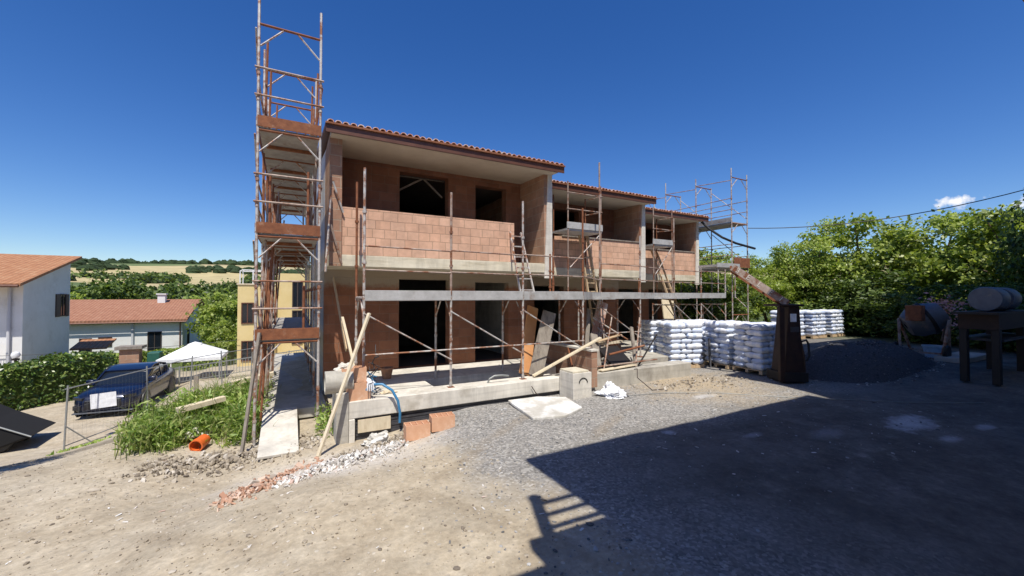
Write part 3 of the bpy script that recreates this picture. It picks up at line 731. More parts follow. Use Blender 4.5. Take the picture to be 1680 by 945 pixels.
# bridging decks between the stepped runs
MB().box(6.67, 8.28, 8.9, 9.9, 2.29, 2.36).build('deck', 'deck', fs); MB().bar((6.66, 8.33, 2.40), (8.3, 9.57, 2.40), .025, .2).build('toe_board', 'deck', fs)
MB().box(10.02, 12.8, 9.9, 10.9, 2.29, 2.36).build('deck', 'deck', fs); MB().bar((10.0, 9.57, 2.40), (12.83, 10.57, 2.40), .025, .2).build('toe_board', 'deck', fs)
for a, b_ in (((6.65, 8.34, 2.9), (8.3, 9.6, 2.88)), ((10, 9.6, 2.9), (12.83, 10.6, 2.9)), ((10, 9.6, 3.36), (12.83, 10.6, 3.36))): MB().tube(a, b_, .018, 6).build('guard_rail', 'rustpost', fs)
for x, y, z0, z1, mt in ((1.25, 8.35, 2.4, 4.92, 'galv'), (1.25, 9.42, 2.4, 4.9, 'rust'), (3.045, 8.35, 2.4, 4.65, 'rustpost'), (4.85, 8.35, 2.4, 4.66, 'galv'), (6.65, 8.35, 2.4, 4.68, 'rust'),
                         (8.3, 9.6, 2.4, 6.5, 'rustpost'), (10.0, 9.6, 2.4, 4.65, 'galv'), (12.83, 10.6, 2.4, 5.35, 'rustpost'), (14.4, 10.6, 2.4, 3.6, 'galv'), (15.95, 10.6, 2.4, 3.5, 'galv'), (6.0, 8.9, 2.4, 3.5, 'rust'), (6.3, 9.2, 2.4, 3.6, 'rust')):
    s_ = MB(); s_.tube((x, y, z0), (x, y, z1), .026)
    for zz in (z0 + .62, z1 - .9): s_.tube((x, y, zz), (x, y, zz + .05), .042)
    s_.build('standard', mt, fs)
for x in A + B:
    y = 8.35 if x in A else 9.6
    MB().box(x - .07, x + .07, y - .07, y + .07, .41, .43).build('base_plate', 'rust', fs)
# raised working platforms on the two further balconies
for xa, xb, y, z in ((7.35, 8.75, 10.0, 4.46), (12.35, 13.5, 11.2, 4.42)):
    MB().box(xa, xb, y, y + .8, z - .06, z).build('deck', 'deck', fs); MB().box(xa, xb, y - .03, y - .004, z, z + .2).build('toe_board', 'deck', fs)
    for x in (xa + .05, xb - .05):
        MB().tube((x, y, 2.36), (x, y, z + 1.45), .022).build('standard', 'rustpost', fs); MB().tube((x, y + .78, 2.36), (x, y + .78, z + 1.2), .022).build('standard', 'rust', fs)
    for dz in (.6, 1.1):
        MB().tube((xa, y - .02, z + dz), (xb, y - .02, z + dz), .018, 6).build('guard_rail', 'rustpost', fs)
        MB().tube((xb - .05, y, z + dz), (xb - .05, y + .8, z + dz + .05), .018, 6).build('guard_rail', 'rustpost', fs)
    MB().tube((xa + .1, y - .03, z - 1.2), (xb - .1, y - .03, z - .1), .017, 6).build('diagonal_brace', 'galv', fs)

# --- far end tower
ft = thing('end_scaffold', 'weathered scaffold run standing clear beyond the far end of the terrace, rising above its roof', 'scaffolding', (17.2, 11.1, 0))
RX = 17.2; RY = [11.1 + 1.8 * i for i in range(5)]
FR2 = portal(ft, 'rust', 1.15, 2.05); first = True
for i, y in enumerate(RY):
    for z in (-.45, 1.6, 3.65, 5.7):
        o = FR2 if first else copy_tree(FR2, ft); first = False
        o.location = (0, y - 11.1, z)
for i in range(4):
    ya, yb = RY[i], RY[i + 1]
    for z in (3.65, 5.70):
        MB().box(RX + .02, RX + 1.13, ya, yb - .02, z - .07, z).build('deck', 'underdeck', ft)
        MB().box(RX - .03, RX - .008, ya, yb, z, z + .2).build('toe_board', 'underdeck', ft)
        for dz in (.55, 1.05):
            for xx in (RX, RX + 1.15): MB().tube((xx, ya, z + dz), (xx, yb, z + dz), .018, 6).build('guard_rail', 'rustpost', ft)
    for z in (1.6, 3.65, 5.7): MB().tube((RX + 1.17, ya, z + .2), (RX + 1.17, yb, z + 1.8), .017, 6).build('diagonal_brace', 'galv', ft)
    MB().tube((RX, ya, 7.55), (RX, yb, 7.7), .018, 6).build('guard_rail', 'rustpost', ft)
for y, z1 in ((11.1, 8.1), (12.9, 8.05), (14.7, 8.3), (16.5, 8.0)): MB().tube((RX, y, 7.7), (RX, y, z1), .026).build('standard', 'galv', ft)
MB().tube((RX + 1.15, 11.1, 7.7), (RX + 1.15, 11.1, 7.95), .026).build('standard', 'galv', ft)
# side deck towards the houses and its trestle
MB().box(15.6, 17.15, 10.75, 11.6, 3.62, 3.70).build('deck', 'deck', ft); MB().box(15.6, 17.15, 10.71, 10.74, 3.6, 3.78).build('toe_board', 'deck', ft)
for x in (15.75, 16.9): MB().tube((x, 10.78, 2.3), (x, 10.78, 3.6), .022).build('standard', 'galv', ft)
MB().box(17.25, 18.4, 11.02, 11.06, 3.66, 4.1).build('toe_board', 'rust', ft)
hp = MB().path([(16.3, 11.95, 5.75), (16.5, 11.7, 5.4), (16.9, 11.35, 5.0), (17.5, 11.1, 4.75), (18.6, 10.9, 4.55)], .05, 8)
o = hp.build('drain_pipe', 'black'); tag(o, 'black drain pipe sagging from the roof corner across the end scaffold', 'pipe')

# --- ladders
def ladder(name, label, base, top, w, mat, side, n, rw=.045, rh=.07, group='ladders leaning on the terrace'):
    base, top = Vector(base), Vector(top); side = Vector(side).normalized()
    r = thing(name, label, 'ladder', base, group)
    for s in (-1, 1):
        MB().bar(base + side * s * w / 2, top + side * s * w / 2 * .8, rw, rh, side.cross(top - base)).build('rail', mat, r)
    for i in range(n):
        t = (i + .6) / n; c = base.lerp(top, t); k = w / 2 * (1 - .2 * t)
        MB().bar(c - side * k, c + side * k, .035, .03).build('rung', mat, r)
    return r
ladder('ladder', 'long timber ladder standing on the terrace and leaning on the second balcony', (9.02, 10.3, .40), (8.52, 10.72, 4.62), .46, 'wood', (1, .12, 0), 15)
ladder('ladder', 'timber ladder leaning against the parapet of the farthest balcony', (13.75, 10.9, 1.0), (13.35, 12.05, 4.3), .42, 'wood', (1, .12, 0), 11)
ladder('ladder', 'light aluminium ladder rising from the scaffold deck to the open gap beside the first parapet', (5.35, 8.95, 2.37), (5.42, 9.75, 4.15), .42, 'galv', (1, 0, 0), 6, .03, .05)
# ------------------------------------------------------------------ cement sacks on pallets
def sack_mesh(seed, L=.60, W=.40, H=.165):
    rn = random.Random(seed); nu, nv = 13, 9; vs = []; fs = []
    for side in (1, -1):
        for j in range(nv):
            for i in range(nu):
                u = -1 + 2 * i / (nu - 1); v = -1 + 2 * j / (nv - 1)
                e = (1 - abs(u) ** 5) * (1 - abs(v) ** 5); t = max(e, 0) ** .42
                pin = 1 - .05 * (1 - abs(v)) * abs(u) ** 3
                x = u * L / 2 * (1 - .02 * v * v) * pin; y = v * W / 2 * (1 - .05 * u * u)
                z = side * H / 2 * t * (1 + .08 * math.sin(u * 7 + seed)) + mnoise.noise(Vector((u * 2.2, v * 2.2, seed + side * 3))) * .012 * t
                x += mnoise.noise(Vector((u * 3, v * 3, seed))) * .008
                vs.append((x, y, z))
    n = nu * nv
    for s in (0, 1):
        for j in range(nv - 1):
            for i in range(nu - 1):
                a = s * n + j * nu + i; q = (a, a + 1, a + nu + 1, a + nu); fs.append(q if s == 0 else q[::-1])
    me = bpy.data.meshes.new('cement_sack'); me.from_pydata(vs, [], fs)
    import bmesh
    bm = bmesh.new(); bm.from_mesh(me); bmesh.ops.remove_doubles(bm, verts=bm.verts, dist=.0006); bmesh.ops.recalc_face_normals(bm, faces=bm.faces); bm.to_mesh(me); bm.free()
    me.materials.append(M['bag']); me.polygons.foreach_set('use_smooth', [True] * len(me.polygons))
    return me
SACKS = [sack_mesh(k) for k in range(5)]
def pallet(label, loc, rz):
    r = thing('pallet', label, 'pallet', loc, 'pallets under the cement sacks'); r.rotation_euler.z = 0
    d = MB()
    for i in range(6): d.box(-.6 + .22 * i, -.5 + .22 * i, -.5, .5, .115, .137)
    parts = [d]
    b = MB()
    for y in (-.45, 0, .45):
        b.box(-.6, .6, y - .05, y + .05, .02, .112)
    for m_, nm in ((d, 'deck_board'), (b, 'runner')):
        o = m_.build(nm, 'wood'); o.data.transform(Matrix.Translation(o.location)); o.location = (0, 0, 0); o.parent = r
    r.rotation_euler.z = rz
def stack(px, py, rz, layers, sack_label, pallet_label, group, seed):
    rn = random.Random(seed); z0 = gz(px, py) + .0
    pallet(pallet_label, (px, py, z0), rz)
    lay = [[(-.4, -.2, 1), (0, -.2, 1), (.4, -.2, 1), (-.3, .3, 0), (.3, .3, 0)], [(-.4, .2, 1), (0, .2, 1), (.4, .2, 1), (-.3, -.3, 0), (.3, -.3, 0)]]
    for l in range(layers):
        for (x, y, t) in lay[l % 2]:
            o = bpy.data.objects.new('cement_sack', SACKS[rn.randrange(5)]); C.objects.link(o)
            x += rn.uniform(-.02, .02); y += rn.uniform(-.02, .02)
            c, s = math.cos(rz), math.sin(rz)
            o.location = (px + c * x - s * y, py + s * x + c * y, z0 + .137 + .172 * (l + .5) - .003 * l)
            o.rotation_euler = (rn.uniform(-.03, .03), rn.uniform(-.03, .03), rz + (math.pi / 2 if t else 0) + rn.uniform(-.05, .05) + (math.pi if rn.random() < .5 else 0))
            o.scale = (1.02, 1.02, rn.uniform(1.06, 1.2))
            if l == layers - 1: o.rotation_euler.x += rn.uniform(-.06, .06); o.scale.z *= 1.1
            tag(o, sack_label, 'sack', group)
stack(11.62, 9.42, R(-20), 8, 'plump white cement sack in the stack beside the tipped formwork', 'wooden pallet under the sacks beside the tipped formwork', 'cement sacks beside the formwork', 1)
stack(11.9, 10.55, R(-16), 8, 'white cement sack in the stack tucked behind the formwork stack, nearest the houses', 'wooden pallet under the sack stack nearest the houses', 'cement sacks nearest the houses', 8)
stack(13.0, 9.78, R(-12), 8, 'white cement sack in the stack pressed up behind the one beside the formwork', 'wooden pallet hidden behind the sacks beside the formwork', 'cement sacks in the second row', 2)
stack(12.88, 7.42, R(-7), 8, 'white and blue cement sack in the half shaded stack touching the loader', 'wooden pallet under the half shaded sacks touching the loader', 'cement sacks touching the loader', 3)
stack(13.02, 8.55, R(-9), 8, 'white cement sack in the stack standing between loader stack and formwork stack', 'wooden pallet in the middle of the near sack row', 'cement sacks in the middle of the near row', 4)
stack(20.6, 10.6, R(2), 7, 'cement sack in the distant sunlit stack behind the gravel heap', 'wooden pallet under the distant sunlit sacks', 'distant cement sacks in the sun', 5)
stack(22.3, 10.5, R(-2), 7, 'cement sack in the distant shaded stack next to the hedge trees', 'wooden pallet under the distant shaded sacks', 'distant cement sacks in the shade', 6)
stack(24.0, 10.45, R(-1), 7, 'cement sack in the distant stack farthest along, nearest the trees', 'wooden pallet under the farthest distant sacks', 'farthest distant cement sacks', 9)
# dark slab leaning in the gap between the two near stacks
o = MB().bar((12.28, 8.72, -.02), (12.42, 8.86, .95), .22, .04, (1, -1, 0)).build('plastic_board', 'membrane'); tag(o, 'narrow dark blue board stood upright in the gap between sack stacks', 'board')

# ------------------------------------------------------------------ loader with raised arm
LX, LY = 12.22, 6.28
ld = thing('loader', 'dark old loader with a rusty arm raised over the nearest cement sacks', 'loader', (LX, LY, gz(LX, LY)))
LZ = ld.location.z
q = MB()
# tapering rear body
pr = [(-.30, 0.12), (.30, .12), (.27, .75), (.21, 1.2), (.17, 2.08), (-.12, 2.08), (-.20, 1.2)]
m_ = Matrix.Translation((LX, LY, LZ)) @ Matrix.Rotation(R(-28), 4, 'Z')
vs = [];n = len(pr)
for yy in (-.36, .36): vs += [m_ @ Vector((x, yy * (.85 if z < 1 else .7), z)) for x, z in pr]
q.add(vs, [tuple(range(n)), tuple(range(2 * n - 1, n - 1, -1))] + [(i, i + n, (i + 1) % n + n, (i + 1) % n) for i in range(n)])
body = q.build('body', 'rustdark', ld, bevel=.02)
q = MB(); q.box(-.46, -.32, -.36, -.25, .05, 2.06, m_); q.box(-.45, .22, -.36, .36, 2.082, 2.14, m_); q.build('mast', 'rustdark', ld, bevel=.012)
q = MB(); q.box(-.38, .32, -.36, .36, .02, .28, m_); q.build('chassis', 'dark', ld, bevel=.02)
q = MB(); q.box(-.10, .06, -.275, -.255, 1.66, 1.88, m_); q.build('lamp', 'sheet', ld)
q = MB(); q.box(-.10, .13, -.275, -.255, 1.38, 1.52, m_); q.build('badge_plate', 'membrane', ld)
q = MB(); pts = [m_ @ Vector(v) for v in ((.20, -.26, 1.12), (.33, -.26, 1.16), (.39, -.26, 1.06), (.41, -.26, .72), (.34, -.26, .60), (.24, -.26, .62))]
q.path(pts, .028, 8); q.build('handle', 'black', ld, True)
# raised arm: rusty channel beams with cross pieces, running up and away to the upper left
arm0 = Vector((LX - .05, LY + .0, LZ + 2.12)); arm1 = Vector((LX - .72, LY + 1.15, LZ + 3.18))
d = (arm1 - arm0).normalized(); side = Vector((.80, .60, 0)); side = (side - d * side.dot(d)).normalized(); nrm = side.cross(d).normalized()
if nrm.z < 0: nrm = -nrm
a = MB(); a.bar(arm0 - side * .27 + nrm * .02, arm1 - side * .27 + nrm * .02, .04, .19, nrm); armo = a.build('arm', 'rustpost', ld)
a = MB(); a.bar(arm0 + side * .27, arm1 + side * .27, .05, .18, nrm)
for t in (.12, .38, .62, .88): c = arm0.lerp(arm1, t); a.bar(c - side * .25, c + side * .25, .05, .05, nrm)
a.build('arm', 'rust', ld)
a = MB(); a.bar(arm0 + nrm * .05 + side * .08, arm0.lerp(arm1, .8) + nrm * .05 + side * .08, .09, .09, nrm); a.build('hydraulic_ram', 'rust', ld)
a = MB(); a.bar(arm1 + Vector((-.2, -.1, .03)), arm1 + Vector((.85, .55, .0)), .06, .08); a.bar(arm1 - side * .3 - d * .1, arm1 + side * .3 - d * .1, .09, .12, nrm); a.build('carriage', 'rust', ld)
def text_on(s, size, mtx, mat, name, parent, depth=.004):
    cu = bpy.data.curves.new(name, 'FONT'); cu.body = s; cu.size = size; cu.extrude = depth; cu.align_x = 'CENTER'; cu.align_y = 'CENTER'
    t = bpy.data.objects.new(name, cu); C.objects.link(t); dg = bpy.context.evaluated_depsgraph_get()
    me = bpy.data.meshes.new_from_object(t.evaluated_get(dg)); bpy.data.objects.remove(t); bpy.data.curves.remove(cu)
    me.transform(mtx); off = Vector((0, 0, 0)); p = parent
    while p is not None: off += p.location; p = p.parent
    me.transform(Matrix.Translation(-off)); me.materials.clear(); me.materials.append(M[mat])
    o = bpy.data.objects.new(name, me); C.objects.link(o); o.parent = parent; return o
# pale letters painted down the outer face of the arm
fx = -d; fz = -side; fy = fz.cross(fx)
for ch, t in (('B', .90), ('E', .70), ('L', .50), ('E', .30), ('I', .12)):
    c = arm0.lerp(arm1, t) - side * .293 + nrm * .02
    mt = Matrix((( fx.x, fy.x, fz.x, c.x), (fx.y, fy.y, fz.y, c.y), (fx.z, fy.z, fz.z, c.z), (0, 0, 0, 1)))
    text_on(ch, .20, mt, 'fincap', 'letter', armo)

# ------------------------------------------------------------------ gravel heap
mb = MB(); nr, na = 16, 44; HX, HY = 15.9, 6.0
vs = []
for i in range(nr + 1):
    for j in range(na):
        a = 2 * math.pi * j / na; r = i / nr
        x = HX + r * 3.1 * math.cos(a) * (1 + .1 * math.sin(3 * a)); y = HY + r * 1.55 * math.sin(a) * (1 + .08 * math.cos(2 * a + 1))
        dd_ = [math.hypot((x - HX - ox) / rx_, (y - HY - oy) / ry_) for ox, oy, rx_, ry_ in ((-.9, .1, 2.2, 1.5), (.5, -.1, 2.3, 1.45), (1.7, .1, 1.5, 1.2))]; h = max(0, *(hh * (1 - d_ ** 1.1) for hh, d_ in zip((1.12, .82, .5), dd_))); h = 1.08 * (1 - math.exp(-h * 1.35)) * (1 - r ** 8) + mnoise.noise(Vector((x * 1.2, y * 1.2, 5))) * .12 * (1 - r) + mnoise.noise(Vector((x * 6, y * 6, 5))) * .035
        vs.append((x, y, gz(x, y) - .04 + h))
mb.v = vs; mb.f = [(i * na + j, i * na + (j + 1) % na, (i + 1) * na + (j + 1) % na, (i + 1) * na + j) for i in range(nr) for j in range(na)]
M['heap'] = mottled('dark_gravel', (.045, .045, .05), (.10, .10, .105), 20, .95, 0, .8, (.17, .16, .15), 40, (.58, .7), (1, 1, 1), .03)
HEAPV = list(mb.v); o = mb.build('gravel_heap', 'heap', None, True); tag(o, 'long heap of dark gravel between the loader and the cement mixer', 'gravel heap')

# ------------------------------------------------------------------ cement mixer
MX, MY = 18.6, 5.3; MZ = gz(MX, MY)
mx = thing('cement_mixer', 'grey cement mixer with tilted drum standing behind the gravel heap', 'cement mixer', (MX, MY, MZ))
rot = Matrix.Translation((MX, MY, MZ + 1.28)) @ Matrix.Rotation(R(-60), 4, 'Z') @ Matrix.Rotation(R(62), 4, 'Y')
MB().lathe([(.10, -.52), (.36, -.50), (.50, -.28), (.53, .02), (.52, .12), (.36, .48), (.31, .50), (.29, .47), (.44, .1), (.2, -.40)], 28, rot, False).build('drum', 'mixer', mx, True)
MB().lathe([(.525, .0), (.57, .0), (.57, .09), (.525, .09)], 28, rot).build('ring_gear', 'dark', mx, True)
q = MB(); 
for s in (-1, 1):
    q.bar((MX - .38, MY + s * .5, MZ), (MX - .1, MY + s * .62, MZ + 1.28), .07, .07); q.bar((MX + .5, MY + s * .45, MZ), (MX - .1, MY + s * .62, MZ + 1.28), .06, .06)
q.bar((MX - .38, MY - .5, MZ + .2), (MX - .38, MY + .5, MZ + .2), .06, .06); q.bar((MX + .5, MY - .45, MZ + .2), (MX + .5, MY + .45, MZ + .2), .06, .06)
q.build('stand', 'rustpost', mx)
MB().box(MX - .92, MX - .60, MY - .2, MY + .2, MZ + 1.25, MZ + 1.75).build('motor_box', 'rust', mx, bevel=.02)
for s in (-1, 1):
    MB().lathe([(.05, -.05), (.22, -.05), (.25, 0), (.22, .05), (.05, .05)], 18, Matrix.Translation((MX - .4, MY + s * .62, MZ + .25)) @ Matrix.Rotation(R(90), 4, 'X')).build('wheel', 'black', mx, True)

# ------------------------------------------------------------------ steel rack with mixers on it, at the right
KX, KY = 15.2, 3.0; KZ = gz(16, 3.2)
rk = thing('steel_rack', 'dark heavy steel rack with two shelves under the hedge trees', 'rack', (KX, KY, KZ))
MB().box(KX - .25, KX + 3.4, KY - .05, KY + .75, KZ + 1.68, KZ + 1.74).build('shelf', 'dark', rk)
MB().box(KX, KX + 3.4, KY, KY + .7, KZ + 1.30, KZ + 1.677).build('beam', 'rustdark', rk)
MB().box(KX + .3, KX + 3.4, KY - .02, KY + .8, KZ + 1.0, KZ + 1.06).build('shelf', 'membrane', rk)
for x, y in ((KX + .02, KY), (KX + .02, KY + .55), (KX + 2.2, KY), (KX + 2.2, KY + .55)):
    MB().box(x, x + .2, y, y + .14, KZ - .05, KZ + 1.30).build('leg', 'dark', rk, bevel=.01)
for i, (x, lb) in enumerate(((KX + .95, 'grey ribbed drum lying on the steel rack, the nearer to the mixer'), (KX + 2.0, 'grey drum lying on the steel rack, cut by the picture edge'))):
    o = MB().lathe([(.05, -.36), (.30, -.36), (.32, -.30), (.30, -.1), (.32, 0), (.30, .1), (.32, .30), (.30, .36), (.05, .36)], 24, Matrix.Translation((x, KY + .35, KZ + 2.06)) @ Matrix.Rotation(R(90), 4, 'Y')).build('steel_drum', 'mixer', None, True)
    tag(o, lb, 'drum', 'drums on the steel rack')
TXx, TYy = 19.0, 5.2
o = MB().lathe([(.15, 0), (.21, .0), (.27, .34), (.29, .35), (.29, .40), (.26, .40), (.2, .06), (.02, .05)], 24, Matrix.Translation((TXx, TYy, gz(TXx, TYy)))).build('mortar_tub', 'bluetub', None, True)
tag(o, 'pale blue plastic mortar tub on the ground beside the cement mixer', 'tub')
MB_ = MB().box(17.9, 20.2, 4.2, 4.9, gz(19, 4.5), gz(19, 4.5) + .16); o = MB_.build('concrete_step', 'conc', None, bevel=.02); tag(o, 'low pale concrete step behind the steel rack', 'step')

# ------------------------------------------------------------------ things along the kerb
# inspection box
bx = thing('inspection_box', 'square concrete inspection box with a round knock-out standing against the kerb', 'inspection box', (5.98, 7.8, 0))
q = MB(); x0, x1, y0, y1, z1 = 5.70, 6.24, 7.52, 8.06, .60
q.box(x0, x1, y0, y0 + .06, -.06, z1); q.box(x0, x1, y1 - .06, y1, -.06, z1); q.box(x0, x0 + .06, y0 + .06, y1 - .06, -.06, z1); q.box(x1 - .06, x1, y0 + .06, y1 - .06, -.06, z1)
q.build('shell', 'concpale', bx, bevel=.008)
MB().box(x0 + .01, x1 - .06, y0 + .03, y1 - .01, z1 + .002, z1 + .045, ).build('lid', 'slab', bx, bevel=.008)
MB().lathe([(.105, -.004), (.13, -.004), (.13, .004), (.105, .004)], 24, Matrix.Translation((5.99, y0 - .003, .36)) @ Matrix.Rotation(R(90), 4, 'X')).build('knockout', 'dark', bx) if False else None
q = MB(); q.path([(5.99 + .12 * math.cos(t), y0 - .004, .36 + .12 * math.sin(t)) for t in [R(v) for v in range(5, 176, 17)]], .013, 6); q.build('knockout', 'dark', bx)
# slab with cement dust
q = MB(); pts = [(4.25, 7.98), (4.05, 6.6), (4.7, 6.45), (5.35, 6.75), (5.55, 7.6), (5.0, 7.95)]
q.prism([(x, y) for x, y in pts], 2, gz(4.8, 7.2) + .01, gz(4.8, 7.2) + .07)
M['dustslab'] = mottled('dusty_slab', (.44, .41, .35), (.62, .60, .55), 2.2, .95, 0, .4, (.78, .77, .74), 1.6, (.45, .6))
o = q.build('broken_slab', 'dustslab', None, bevel=.015); tag(o, 'broken flat concrete slab dusted with white cement beside the inspection box', 'slab')
# crumpled bag
def crumple(name, label, cat, c, s, mat, seed, flat=.35):
    import bmesh
    bm = bmesh.new(); bmesh.ops.create_icosphere(bm, subdivisions=4, radius=1)
    for v in bm.verts:
        n = mnoise.noise(v.co * 1.6 + Vector((seed, 0, 0))) * .55 + abs(mnoise.noise(v.co * 4 + Vector((0, seed, 0)))) * .4
        v.co *= (.75 + n); v.co.x *= s[0]; v.co.y *= s[1]; v.co.z = max(v.co.z * s[2], -.02)
    me = bpy.data.meshes.new(name); bm.to_mesh(me); bm.free(); me.materials.append(M[mat])
    o = bpy.data.objects.new(name, me); C.objects.link(o); o.location = (c[0], c[1], c[2] + .02); return tag(o, label, cat)
crumple('empty_sack', 'crumpled empty white plastic sack lying on the grit by the inspection box', 'sack', (6.75, 7.35, gz(6.75, 7.35)), (.42, .30, .17), 'sheet', 3)
crumple('empty_sack', 'small screwed-up white plastic wrapper behind the crumpled sack', 'sack', (7.05, 7.8, gz(7, 7.8)), (.22, .2, .2), 'sheet', 8)
# hollow blocks
def hollow(name, label, c, dim, rz, group, mat='hblock'):
    L, W, H = dim; q = MB(); mt = Matrix.Translation(c) @ Matrix.Rotation(rz, 4, 'Z'); nxx = 4; t = .014
    q.box(-L / 2, L / 2, -W / 2, -W / 2 + t, 0, H, mt); q.box(-L / 2, L / 2, W / 2 - t, W / 2, 0, H, mt)
    for i in range(nxx + 1):
        x = -L / 2 + (L - t) * i / nxx; q.box(x, x + t, -W / 2 + t, W / 2 - t, 0, H - .003, mt)
    q.box(-L / 2 + t, L / 2 - t, -.006, .006, .0, H - .006, mt)
    q.box(-L / 2 + t, L / 2 - t, -W / 2 + t, W / 2 - t, 0, H * .75, mt)
    return tag(q.build(name, mat, None), label, 'clay block', group)
hollow('hollow_block', 'orange hollow clay block on the ground, the nearer to the blue hose', (2.06, 7.45, gz(2.05, 7.4) + .0), (.44, .26, .27), R(-3), 'hollow blocks in front of the kerb')
hollow('hollow_block', 'orange hollow clay block on the ground, the farther from the blue hose', (2.54, 7.44, gz(2.5, 7.4) + .0), (.44, .26, .27), R(-6), 'hollow blocks in front of the kerb')
hollow('hollow_block', 'pinkish clay block on the terrace corner, bottom of a pair', (1.12, 8.28, .424), (.44, .30, .33), R(8), 'blocks piled on the terrace corner')
hollow('hollow_block', 'orange clay block with a pole across it, top of the corner pair', (1.07, 8.32, .755), (.44, .28, .27), R(-4), 'blocks piled on the terrace corner')
# stub of concrete pipe with a cap
o = MB().lathe([(.17, -.24), (.21, -.24), (.21, .24), (.17, .24), (.17, -.24)], 22, Matrix.Translation((.80, 8.28, .78)) @ Matrix.Rotation(R(90), 4, 'Y') @ Matrix.Rotation(0, 4, 'X'), False).build('concrete_pipe', 'conc', None, True)
tag(o, 'grey stub of concrete pipe lying on top of the end pillar', 'pipe')
crumple('cement_lump', 'pale lump of set mortar sitting on the concrete pipe stub', 'mortar lump', (.93, 8.42, .98), (.17, .15, .11), 'concpale', 5)
# glove draped over the block
gl = MB(); gx, gy, g0 = 1.335, 8.10, .70
gl.path([(gx - .03, gy + .14, g0 + .075), (gx - .01, gy + .03, g0 + .07), (gx, gy - .015, g0 + .02)], .042, 8, .045)
for k in range(4): gl.path([(gx - .05 + .033 * k, gy - .01, g0 + .03), (gx - .053 + .035 * k, gy - .035, g0 - .03), (gx - .055 + .037 * k, gy - .03, g0 - .10 - .012 * (k in (1, 2)))], .014, 6, .011)
gl.path([(gx + .05, gy + .03, g0 + .06), (gx + .09, gy + .0, g0 + .02), (gx + .1, gy - .01, g0 - .03)], .015, 6, .011)
o = gl.build('work_glove', 'sheet', None, True); tag(o, 'pale work glove draped over the pinkish clay block', 'glove')
o = MB().lathe([(.09, 0), (.10, 0), (.14, .22), (.155, .225), (.155, .26), (.135, .26), (.09, .03)], 22, Matrix.Translation((2.02, 9.95, .424))).build('bucket', 'terracotta', None, True); tag(o, 'small terracotta coloured bucket standing on the terrace by the doorway', 'bucket')
pts = [(1.22 + .9 * t, 8.18 - .28 * t + .05 * math.sin(t * 6), .45 + .36 * math.sin(math.pi * min(1, t * 1.02)) * (1 - .1 * t) - .55 * max(0, t - .55)) for t in [i / 14 for i in range(15)]]
pts += [(2.1, 7.88, .1), (2.1, 7.9, -.12)]
o = MB().path([(1.22, 8.2, .44), (1.25, 8.18, .58), (1.38, 8.12, .70), (1.55, 8.04, .70), (1.72, 7.97, .58), (1.82, 7.93, .38), (1.86, 7.92, .14), (1.86, 7.94, -.05)], .026, 9).build('hose', 'bluehose', None, True)
tag(o, 'blue corrugated hose arching off the terrace over the kerb', 'hose')
o = MB().path([(3.92, 8.34, .42), (3.95, 8.3, .52), (4.06, 8.28, .58), (4.25, 8.27, .58), (4.42, 8.27, .55)], .022, 8).build('conduit', 'post', None, True); tag(o, 'grey conduit end bent over the kerb in front of the trench', 'conduit')
# tangled cord on the scaffold foot
rn = random.Random(9); cp = [(1.45 + rn.uniform(-.13, .13), 8.45 + rn.uniform(-.1, .1), .5 + .85 * i / 26 + rn.uniform(-.12, .12)) for i in range(27)]
o = MB().path(cp, .009, 5).build('cord', 'cable', None); tag(o, 'tangle of dark cord hung on the foot of the front scaffold', 'cord')
cp = [(1.42 + rn.uniform(-.1, .1), 8.42 + rn.uniform(-.08, .08), .5 + .4 * i / 18 + rn.uniform(-.1, .1)) for i in range(19)]
o = MB().path(cp, .009, 5).build('cord', 'bluehose', None); tag(o, 'tangle of thin blue cord hung on the foot of the front scaffold', 'cord')
crumple('mortar_patch', 'flat greenish smear of adhesive on the terrace edge behind the blue hose', 'mortar', (1.75, 8.45, .425), (.16, .1, .03), 'woodpale', 2)
# poles and planks
def plank(name, label, a, b_, w_, h_, mat, up=(0, 0, 1), cat='plank'):
    o = MB().bar(a, b_, w_, h_, up).build(name, mat, None, bevel=.004); return tag(o, label, cat)
plank('timber_pole', 'slim pale timber pole slanting from the rubble up across the terrace corner', (.42, 7.62, gz(.42, 7.62)), (1.33, 8.22, 2.06), .06, .045, 'woodpale', cat='pole')
plank('timber_pole', 'short pale batten leaning beside the front scaffold foot', (1.30, 9.25, .43), (1.05, 10.2, 1.9), .055, .04, 'woodpale', cat='pole')
plank('timber_plank', 'reddish brown plank leaning high on the wall behind the corner blocks', (1.12, 10.0, 1.15), (.92, 11.05, 2.85), .16, .03, 'wood', (1, 0, 0))
plank('shutter_board', 'wide orange board leaning against the scaffold between the two terraces', (5.10, 8.70, .44), (5.62, 9.15, 2.1), .34, .035, 'woodorange', (0, 1, .2), 'board')
plank('shutter_board', 'wide weathered grey board with a pale end leaning beside the orange board', (5.28, 8.48, .43), (5.86, 8.72, 1.98), .36, .045, 'woodgrey', (.35, 1, .2), 'board')
plank('timber_plank', 'pale plank propped across the dividing wall above the inspection box', (5.15, 8.38, .46), (6.98, 8.05, 1.32), .12, .04, 'woodpale')
plank('timber_plank', 'pale beam end lying in the weeds nearest the orange pipe', (-2.0, 10.4, gz(-2, 10.4) + .44), (-1.25, 10.75, gz(-1.25, 10.7) + .46), .15, .10, 'woodpale')
plank('timber_plank', 'pale beam lying at the back of the weeds beside the scaffold tower', (-1.3, 12.2, gz(-1.3, 12.2) + .42), (-.35, 12.5, gz(-.3, 12.5) + .42), .16, .10, 'woodpale')
plank('timber_pole', 'grey pole planted in the weeds leaning onto the scaffold tower', (-.75, 8.6, gz(-.75, 8.6)), (-.52, 9.02, 1.7), .05, .05, 'woodgrey', cat='pole')
